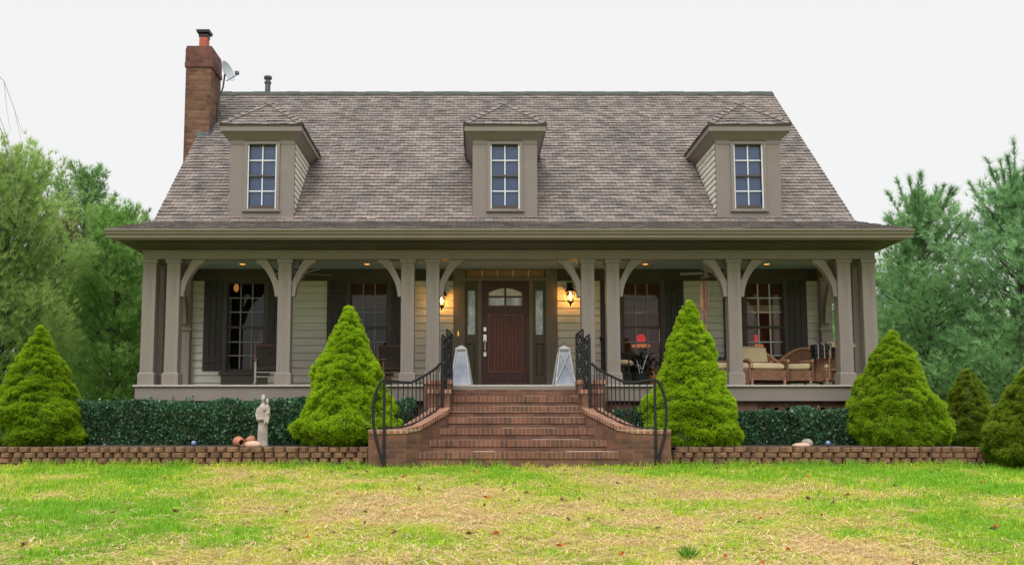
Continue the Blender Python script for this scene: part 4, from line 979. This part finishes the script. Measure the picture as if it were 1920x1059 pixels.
T = thing('satellite_dish', 'grey satellite dish mounted on the roof beside the chimney', 'satellite dish', (-6.33, 4.5, 7.35))
b = MB(); ax = Matrix.Rotation(R(70), 3, 'Z') @ Matrix.Rotation(R(72), 3, 'Y'); b.lathe([(.001,0),(.10,.01),(.18,.035),(.235,.065),(.24,.062),(.18,.027),(.10,.0),(.001,-.012)], (.12,0,1.13), 24, Matrix.Rotation(R(-25),3,'Z') @ Matrix.Rotation(R(68),3,'Y') @ Matrix.Diagonal((1.1,.85,1)))
b.build('reflector', M['dish'], T, smooth=True)
MB().tube([(-.06,.05,.0),(-.05,.03,.5),(.06,0,.78),(.09,0,1.08)], .02, 8).build('mast', M['galv'], T, smooth=True)
b = MB(); b.tube([(.14,-.02,.92),(.28,-.1,.97),(.40,-.14,1.02)], .011, 6); b.box(.36,.44,-.2,-.1,1.03,1.09); b.build('feed_arm', M['galv'], T)

# ------------------------------------------------------------------ things inside the rooms
def lamp(X, Y, z, label, sh='red'):
    T = thing('table_lamp', label, 'lamp', (X, Y, z))
    if sh == 'red':
        MB().lathe([(.07,0),(.08,.02),(.03,.05),(.025,.22),(.03,.26)], n=14).build('base', M['black'], T)
        MB().lathe([(.18,.28),(.19,.30),(.18,.33)], n=18).build('shade_rim', M['orlamp'], T); MB().lathe([(.08,.40),(.10,.44),(.09,.50),(.04,.54)], n=18).build('shade', M['redlamp'], T)
        MB().tube([(0,0,.25),(0,0,.42)], .02, 8).build('stem', M['black'], T)
        ld = bpy.data.lights.new('lamp_light', 'POINT'); ld.energy = 10; ld.color = (1,.52,.30); ld.shadow_soft_size = .12
        lo = bpy.data.objects.new('lamp_light', ld); col.objects.link(lo); lo.parent = T; lo.location = (0,.3,.5)
    else:
        MB().lathe([(.09,0),(.12,.1),(.05,.25),(.02,.3)], n=14).build('base', M['wickr'], T); MB().lathe([(.2,.3),(.12,.56)], n=18).build('shade', M['throwp'], T)
def table(X, Y, h, label):
    T = thing('side_table', label, 'table', (X, Y, 1.27)); MB().box(-.3,.3,-.25,.25,h-.04,h).build('tabletop', M['rockd'], T, bevel=.01)
    for sx_ in (-1,1):
        for sy_ in (-1,1): MB().box(sx_*.25-.025, sx_*.25+.025, sy_*.2-.025, sy_*.2+.025, 0, h-.04).build('leg', M['rockd'], T)
table(2.78, 3.1, .62, 'brown side table inside the window behind the amber vase'); table(5.15, 3.1, .62, 'brown side table inside the window behind the wicker chairs'); table(-5.0, 3.4, .7, 'brown side table inside the window behind the rocking chair')
lamp(2.80, 3.1, 1.89, 'lit red lamp seen through the window behind the amber vase'); lamp(5.12, 3.1, 1.89, 'lit red lamp seen through the window behind the wicker chairs'); lamp(-4.95, 3.4, 1.97, 'cream shaded lamp seen through the window behind the rocking chair', 'c')
T = thing('pendant_lamp', 'small amber pendant lamp glowing inside the window by the rocking chair', 'lamp', (-5.50, 3.0, 3.9))
MB().tube([(0,0,0),(0,0,-.42)], .006, 6).build('cord', M['black'], T); MB().lathe([(.02,-.42),(.045,-.48),(.055,-.54),(.025,-.6)], n=14).build('lamp_shade', M['amblamp'], T, smooth=True)

# ------------------------------------------------------------------ porch furniture
def rounded(b, x0, x1, y0, y1, z0, z1, r=.04):
    b.frust((x0+r,x1-r,y0+r,y1-r,z0),(x0,x1,y0,y1,z0+r)); b.frust((x0,x1,y0,y1,z0+r),(x0,x1,y0,y1,z1-r)); b.frust((x0,x1,y0,y1,z1-r),(x0+r,x1-r,y0+r,y1-r,z1))
def wicker_chair(label, loc, rz, pillow=True, seat=True):
    T = thing('wicker_armchair', label, 'armchair', loc, rz, 'wicker armchairs')
    b = MB(); n = 26; th = .03; U = []
    for i in range(n+1):
        t = i/n; a = math.pi*(1.12*t-.06)
        x = .36*math.cos(a) if True else 0; y = .02+.34*math.sin(a) if math.sin(a) > 0 else .02-.0
        U.append((math.cos(a)*.36, -.05+max(math.sin(a), -.0)*.38, .44+.30*max(0, math.sin(a))**1.4))
    U = [(U[0][0], -.36, .46)]+[(U[0][0], -.2, .47)]+U[1:-1]+[(U[-1][0], -.2, .47), (U[-1][0], -.36, .46)]
    s = 0
    for i in range(len(U)-1):
        p, q = U[i], U[i+1]; l = math.hypot(p[0]-q[0], p[1]-q[1]); k = 6
        for j in range(k):
            f0, f1 = j/k, (j+1)/k; za, zb = .1+(p[2]-.1)*f0, .1+(p[2]-.1)*f1; zc, zd = .1+(q[2]-.1)*f0, .1+(q[2]-.1)*f1; fl = lambda z: 1+.16*max(0, z-.3)
            b.face([(p[0]*fl(za),p[1]*fl(za),za),(p[0]*fl(zb),p[1]*fl(zb),zb),(q[0]*fl(zd),q[1]*fl(zd),zd),(q[0]*fl(zc),q[1]*fl(zc),zc)], [(s,za),(s,zb),(s+l,zd),(s+l,zc)])
        s += l
    o = b.build('shell', M['wicker'], T); md = o.modifiers.new('thick', 'SOLIDIFY'); md.thickness = .03
    MB().tube([(p[0]*1.06, p[1]*1.06, p[2]+.01) for p in U], .03, 8).build('rolled_rim', M['wickr'], T, smooth=True)
    b = MB(); b.box(-.34,.34,-.35,.3,.12,.3); b.build('seat_base', M['wicker'], T)
    for x in (-.32,.32):
        for y in (-.33,.28): MB().tube([(x,y,0),(x,y,.16)], .025, 8).build('leg', M['wickr'], T)
    b = MB()
    for i in range(-2, 3): b.tube([(i*.15, .345-.02*i*i*.6+.02, .12), (i*.15, .36-.02*i*i*.6+.03, .66)], .014, 6)
    b.tube([(-.33,.25,.3),(-.18,.36,.3),(0,.385,.3),(.18,.36,.3),(.33,.25,.3)], .016, 6)
    b.build('back_rods', M['wickr'], T)
    if seat: b = MB(); rounded(b, -.31,.31,-.36,.26,.3,.43); b.build('seat_cushion', M['cush'], T, bevel=.012, smooth=True)
    if pillow: b = MB(); b.x = Matrix.Translation((0,.2,.42)) @ Matrix.Rotation(R(-14),4,'X'); rounded(b, -.26,.26,-.07,.07,0,.36,.045); b.build('back_cushion', M['cush'], T, bevel=.012, smooth=True)
    return T
wicker_chair('wicker armchair with tan seat and back cushions facing the lawn', (4.62,1.0,FZ), R(12))
wicker_chair('wicker armchair with only a tan seat cushion between two armchairs', (5.40,1.2,FZ), R(-35), pillow=False)
wicker_chair('wicker armchair turned away with throws over its back', (5.92,.95,FZ), R(200), pillow=False)
def drape(name, label, m, loc, wd, lth, drop, seed, stripes=False):
    r2 = random.Random(seed); b = MB(); n, k = 10, 12
    def P(i, j):
        x = (i/n-.5)*wd; t = j/k; a = (t-.45)*math.pi*.95
        y = .12*math.sin(a) if abs(a) < 1.57 else .12*math.copysign(1, a); z = .06*math.cos(a) if abs(a) < 1.57 else -.03
        z -= max(0, t-.75)*drop+max(0, .2-t)*drop; return (x+.012*math.sin(j*1.3), y+.012*math.sin(i*1.9+seed), z+.012*math.sin(i*1.4+j))
    for i in range(n):
        for j in range(k): b.face([P(i,j),P(i+1,j),P(i+1,j+1),P(i,j+1)])
    o = b.build(name, m, None, loc, smooth=True); o.modifiers.new('t', 'SOLIDIFY').thickness = .02; return tag(o, label, 'throw')
drape('throw_blanket', 'black folded throw over the turned wicker armchair', M['throw'], (5.66,.64,FZ+.70), .34, .5, .9, 2); bl = bpy.data.objects['throw_blanket']
b = MB()
for i in range(3): b.tube([(-.12+i*.11,-.155,-.2),(-.12+i*.11,-.15,.03),(-.12+i*.11,0,.095)], .008, 5)
b.build('stripe', M['rockw'], bl)
drape('throw_blanket', 'cream bunched throw over the turned wicker armchair', M['throwp'], (6.0,.62,FZ+.745), .42, .5, .35, 5)
T = thing('ottoman', 'wicker ottoman with a flat tan cushion behind the porch post', 'ottoman', (4.05,.85,FZ))
b = MB(); b.box(-.3,.3,-.25,.25,.06,.30); b.build('body', M['wicker'], T, bevel=.015); b = MB(); rounded(b,-.32,.32,-.27,.27,.30,.43); b.build('cushion', M['cush'], T, bevel=.012)
for x in (-.26,.26):
    for y in (-.21,.21): MB().tube([(x,y,0),(x,y,.08)], .025, 8).build('leg', M['wickr'], T)
T = thing('serving_tray', 'dark wooden tray holding black candle jars on the ottoman', 'tray', (3.84,.85,FZ+.43))
b = MB(); b.box(-.16,.16,-.14,.14,0,.015); b.box(-.16,.16,-.14,-.125,.015,.05); b.box(-.16,.16,.125,.14,.015,.05); b.box(-.16,-.145,-.125,.125,.015,.05); b.box(.145,.16,-.125,.125,.015,.05); b.build('tray_body', M['rockd'], T)
for i, x in enumerate((-.07,.02,.09)): MB().lathe([(.03,.015),(.035,.04),(.035,.1),(.025,.11)], (x,-.03*i,0), 12).build('candle_jar', M['black'], T)
def rocker(label, loc, rz, m, arm=None):
    T = thing('rocking_chair', label, 'rocking chair', loc, rz, 'rocking chairs')
    for s in (-1, 1):
        MB().tube([(s*.26,-.22,.06),(s*.26,-.22,.66)], .022, 8).build('leg', m, T); MB().tube([(s*.25,.2,.06),(s*.25,.22,.42),(s*.25,.34,1.12)], .018, 8).build('leg', M['rockd'], T)
        MB().tube([(s*.26, -.42+.09*i, .03+.012*((i-4.6)**2)*.35) for i in range(11)], .018, 6).build('rocker', m, T); MB().box(min(s*.22,s*.31), max(s*.22,s*.31), -.3, .26, .655, .685).build('armrest', arm or m, T, bevel=.008)
    MB().box(-.25,.25,-.24,.22,.41,.44).build('seat', M['weave'], T, bevel=.01)
    b = MB(); b.x = Matrix.Translation((0,.24,.5)) @ Matrix.Rotation(R(-10),4,'X'); b.box(-.23,.23,-.012,.012,.02,.58); b.build('backrest', M['weave'], T)
    b = MB(); b.tube([(-.26,-.22,.36),(.26,-.22,.36)], .014, 6); b.tube([(-.26,-.22,.25),(.26,-.22,.25)], .014, 6); b.build('stretcher', m, T)
    MB().tube([(-.25,.33,1.05),(.25,.33,1.05)], .016, 6).build('top_rail', M['rockd'], T); MB().tube([(-.25,.24,.5),(.25,.24,.5)], .016, 6).build('back_rail', M['rockd'], T)
    return T
rocker('weathered rocking chair with cane back in front of the end window', (-4.42,1.1,FZ), R(14), M['rockw'], M['rockd']).scale = (.9,.85,.76)
rocker('rocking chair mostly hidden by the bush next to the statue', (-3.10,1.0,FZ), R(-30), M['rockw'], M['rockd']).scale = (.9,.85,.8)
rocker('dark brown rocking chair between the bush and the paired posts', (-2.12,1.2,FZ), R(20), M['rockd']).scale = (.9,.85,.76)
T = thing('patio_chair', 'black metal chair with tan seat cushion behind the paired posts', 'chair', (2.05,1.1,FZ), R(75))
for x in (-.24,.24):
    MB().tube([(x,-.22,0),(x,-.22,.6)], .014, 6).build('leg', M['black'], T); MB().tube([(x,.22,0),(x,.22,.45),(x,.3,.92)], .014, 6).build('leg', M['black'], T); MB().tube([(x,-.24,.6),(x,.25,.62)], .018, 6).build('armrest', M['black'], T)
MB().box(-.24,.24,-.23,.22,.38,.4).build('seat', M['black'], T); b = MB()
for i in range(-4, 5): b.tube([(i*.055,.22,.42),(i*.055,.3,.9)], .011, 5)
b.tube([(-.24,.3,.92),(.24,.3,.92)], .016, 6); b.build('backrest', M['black'], T)
b = MB(); rounded(b,-.25,.25,-.27,.2,.4,.5); b.build('seat_cushion', M['cush'], T, bevel=.012)
T = thing('floor_vase', 'tall amber bottle vase on the porch by the dark plant', 'vase', (2.74,1.5,FZ))
MB().lathe([(.07,0),(.12,.06),(.135,.18),(.12,.28),(.06,.38),(.035,.46),(.035,.54),(.05,.57)], n=20).build('body', M['amber'], T, smooth=True)
T = thing('potted_plant', 'dark leafed potted plant with pale sticks beside the amber vase', 'plant', (2.46,1.25,FZ))
MB().lathe([(.12,0),(.17,.25),(.18,.26),(.15,.26)], n=18).build('pot', M['black'], T)
rng = np.random.default_rng(9); k = 420; P = rng.normal(0, 1, (k,3))*np.array((.13,.11,.11))+np.array((0,0,.44)); npmesh('leaves', leaves(P, rng.normal(0,1,(k,3)), .09, .045), 4, M['glossy'], T, np.array((.012,.016,.014))*(.6+.8*rng.random((k,1))))
b = MB(); b.tube([(0,-.1,.2),(.06,-.15,.42),(.12,-.17,.6)], .009, 5); b.tube([(0,-.1,.2),(-.07,-.16,.5)], .009, 5); b.tube([(.03,-.13,.32),(-.03,-.16,.42)], .008, 5); b.build('sticks', M['white'], T)
T = thing('wind_chime', 'copper tube wind chime hanging from the porch ceiling', 'wind chime', (3.58,.75,CZ))
MB().tube([(0,0,0),(0,0,-.42)], .004, 5).build('cord', M['black'], T); MB().lathe([(.07,-.45),(.07,-.42),(.02,-.41)], n=14).build('top_disc', M['rockd'], T)
for i in range(5):
    a = i*1.2566; MB().tube([(.055*math.cos(a),.055*math.sin(a),-.5),(.055*math.cos(a),.055*math.sin(a),-1.1-.07*i)], .014, 8).build('chime_tube', M['chime'], T)
b = MB(); b.tube([(0,0,-.45),(0,0,-1.62)], .003, 4); b.prism([(-.035,-1.75),(.035,-1.75),(.03,-1.62),(-.03,-1.62)], 'y', -.006, .006); b.build('wind_sail', M['rockd'], T)
def floor_lantern(X, Y, label, cross):
    T = thing('floor_lantern', label, 'lantern', (X, Y, FZ), R(4 if cross else -6), 'tall floor lanterns by the door')
    hb, ht, h = .175, .085, .64
    b = MB(); b.box(-hb-.01,hb+.01,-hb-.01,hb+.01,0,.04)
    for x in (-1,1):
        for y in (-1,1): b.tube([(x*hb,y*hb,.03),(x*ht,y*ht,h)], .014, 6)
    b.box(-ht-.02,ht+.02,-ht-.02,ht+.02,h,h+.02); b.build('frame', M['lant'], T)
    b = MB(); k = .012
    b.frust((-hb+k,hb-k,-hb+k,hb-k,.04),(-ht+k,ht-k,-ht+k,ht-k,h)); b.build('panel', M['lantg'], T)
    MB().frust((-ht-.03,ht+.03,-ht-.03,ht+.03,h+.02),(-.02,.02,-.02,.02,h+.085)).build('roof', M['lant'], T)
    MB().tube([(.028*math.cos(a*.5), 0, h+.11+.028*math.sin(a*.5)) for a in range(13)], .006, 6).build('ring', M['galv'], T)
    b = MB()
    if cross:
        b.tube([(-hb*.95,-hb-.004,.06),(ht,-ht-.012,h-.05)], .009, 5); b.tube([(hb*.95,-hb-.004,.06),(-ht,-ht-.012,h-.05)], .009, 5); b.build('cross_brace', M['lant'], T)
floor_lantern(-.84, .45, 'pale floor lantern with plain sides near the door handle', False); floor_lantern(.985, .45, 'pale floor lantern with crossed braces below the wall lantern', True)

# ------------------------------------------------------------------ garden ornaments
b = MB()    # robed figure carrying a child, fused into one surface
b.lathe([(.135,0),(.14,.03),(.12,.05),(.115,.2),(.105,.36),(.10,.46),(.115,.56),(.105,.62),(.05,.665),(.035,.70)], n=18, axis=Matrix.Diagonal((1,.75,1)))
b.ball((0,-.005,.745), (.048,.052,.062)); b.ball((0,.012,.755), (.058,.056,.066)); b.ball((0,-.055,.738), (.009,.012,.012), 6, 5)
b.tube([(-.10,0,.60),(-.135,-.02,.5),(-.105,-.085,.42),(0,-.11,.43)], [.045,.042,.034,.024], 10); b.ball((.015,-.115,.435), (.03,.02,.02))
b.tube([(.09,0,.60),(.135,-.03,.5),(.12,-.09,.42),(.03,-.115,.40)], [.042,.042,.036,.026], 10)
b.lathe([(.05,.42),(.058,.51),(.054,.61),(.028,.655)], (.105,-.07,0), 12); b.ball((.100,-.075,.705), (.038,.04,.047)); b.ball((.096,-.112,.70), .009, 6, 5)
b.tube([(.07,-.09,.61),(.03,-.12,.57),(.0,-.12,.59)], [.02,.017,.013], 8); b.tube([(.145,-.09,.60),(.15,-.12,.53),(.10,-.13,.51)], [.02,.017,.013], 8)
b.tube([(.07,-.1,.44),(.055,-.14,.35)], [.03,.02], 8); b.tube([(.13,-.1,.44),(.12,-.14,.36)], [.03,.02], 8)
for i in range(7): a = -2.7+i*.36; b.tube([(.118*math.cos(a), .088*math.sin(a), .02), (.098*math.cos(a+.1), .073*math.sin(a+.1), .38)], [.022,.012], 6)
b.v = [(p[0]*.69, p[1]*.85, p[2]*1.0) for p in b.v]
o = b.build('statue', M['stone'], None, (-3.92,-1.62,.24), smooth=True, rotz=R(6)); o.modifiers.new('fuse', 'REMESH').voxel_size = .009
md = o.modifiers.new('soft', 'SMOOTH'); md.iterations = 2; md.factor = .4
tag(o, 'weathered stone statue of a robed figure carrying a child', 'statue')
pot = [(.04,.0),(.085,.03),(.105,.09),(.10,.15),(.06,.20),(.05,.22),(.07,.235),(.065,.24),(.045,.225),(.05,.19),(.085,.14),(.08,.07),(.02,.03)]
for nm, lb, loc, rx, rz, s in (('clay_pot', 'larger orange clay pot lying on its side by the statue', (-4.28,-1.70,.32), 97, 40, .82), ('clay_pot', 'smaller clay pot lying between the orange pot and the statue', (-4.10,-1.60,.345), 96, -62, .66)):
    b = MB(); b.x = Matrix.Rotation(R(rz),4,'Z') @ Matrix.Rotation(R(rx),4,'X') @ Matrix.Scale(s,4) @ Matrix.Translation((0,0,-.1)); b.lathe(pot, n=20); tag(b.build(nm, M['terra'], None, loc, smooth=True), lb, 'pot')
def rock(nm, lb, m, loc, s, seed, cat='rock'):
    b = MB(); b.ball((0,0,0), s, 14, 10); r2 = random.Random(seed)
    b.v = [tuple(Vector(p)*(1+.12*noise.noise(Vector(p)*9+Vector((seed,0,0))))) for p in b.v]; return tag(b.build(nm, m, None, loc, smooth=True), lb, cat)
rock('stone', 'smooth pink oval stone in front of the statue foot', M['pinkstone'], (-4.02,-1.84,.275), (.135,.08,.062), 3)
rock('stone', 'rough brown rock behind the shorter block wall', M['greystone'], (4.60,-1.6,.29), (.10,.08,.075), 5)
rock('stone', 'flat pale rock beside the rough brown rock', M['pinkstone'], (4.47,-1.72,.262), (.14,.07,.045), 8)
for X, lb in ((-5.0,'small blue glass ball in the bed by the clay pots'), (4.93,'small blue glass ball in the bed by the brown rock')):
    tag(MB().ball((0,0,0), .042, 16, 12).build('glass_ball', M['blueball'], None, (X,-1.6,.295), smooth=True), lb, 'ornament')
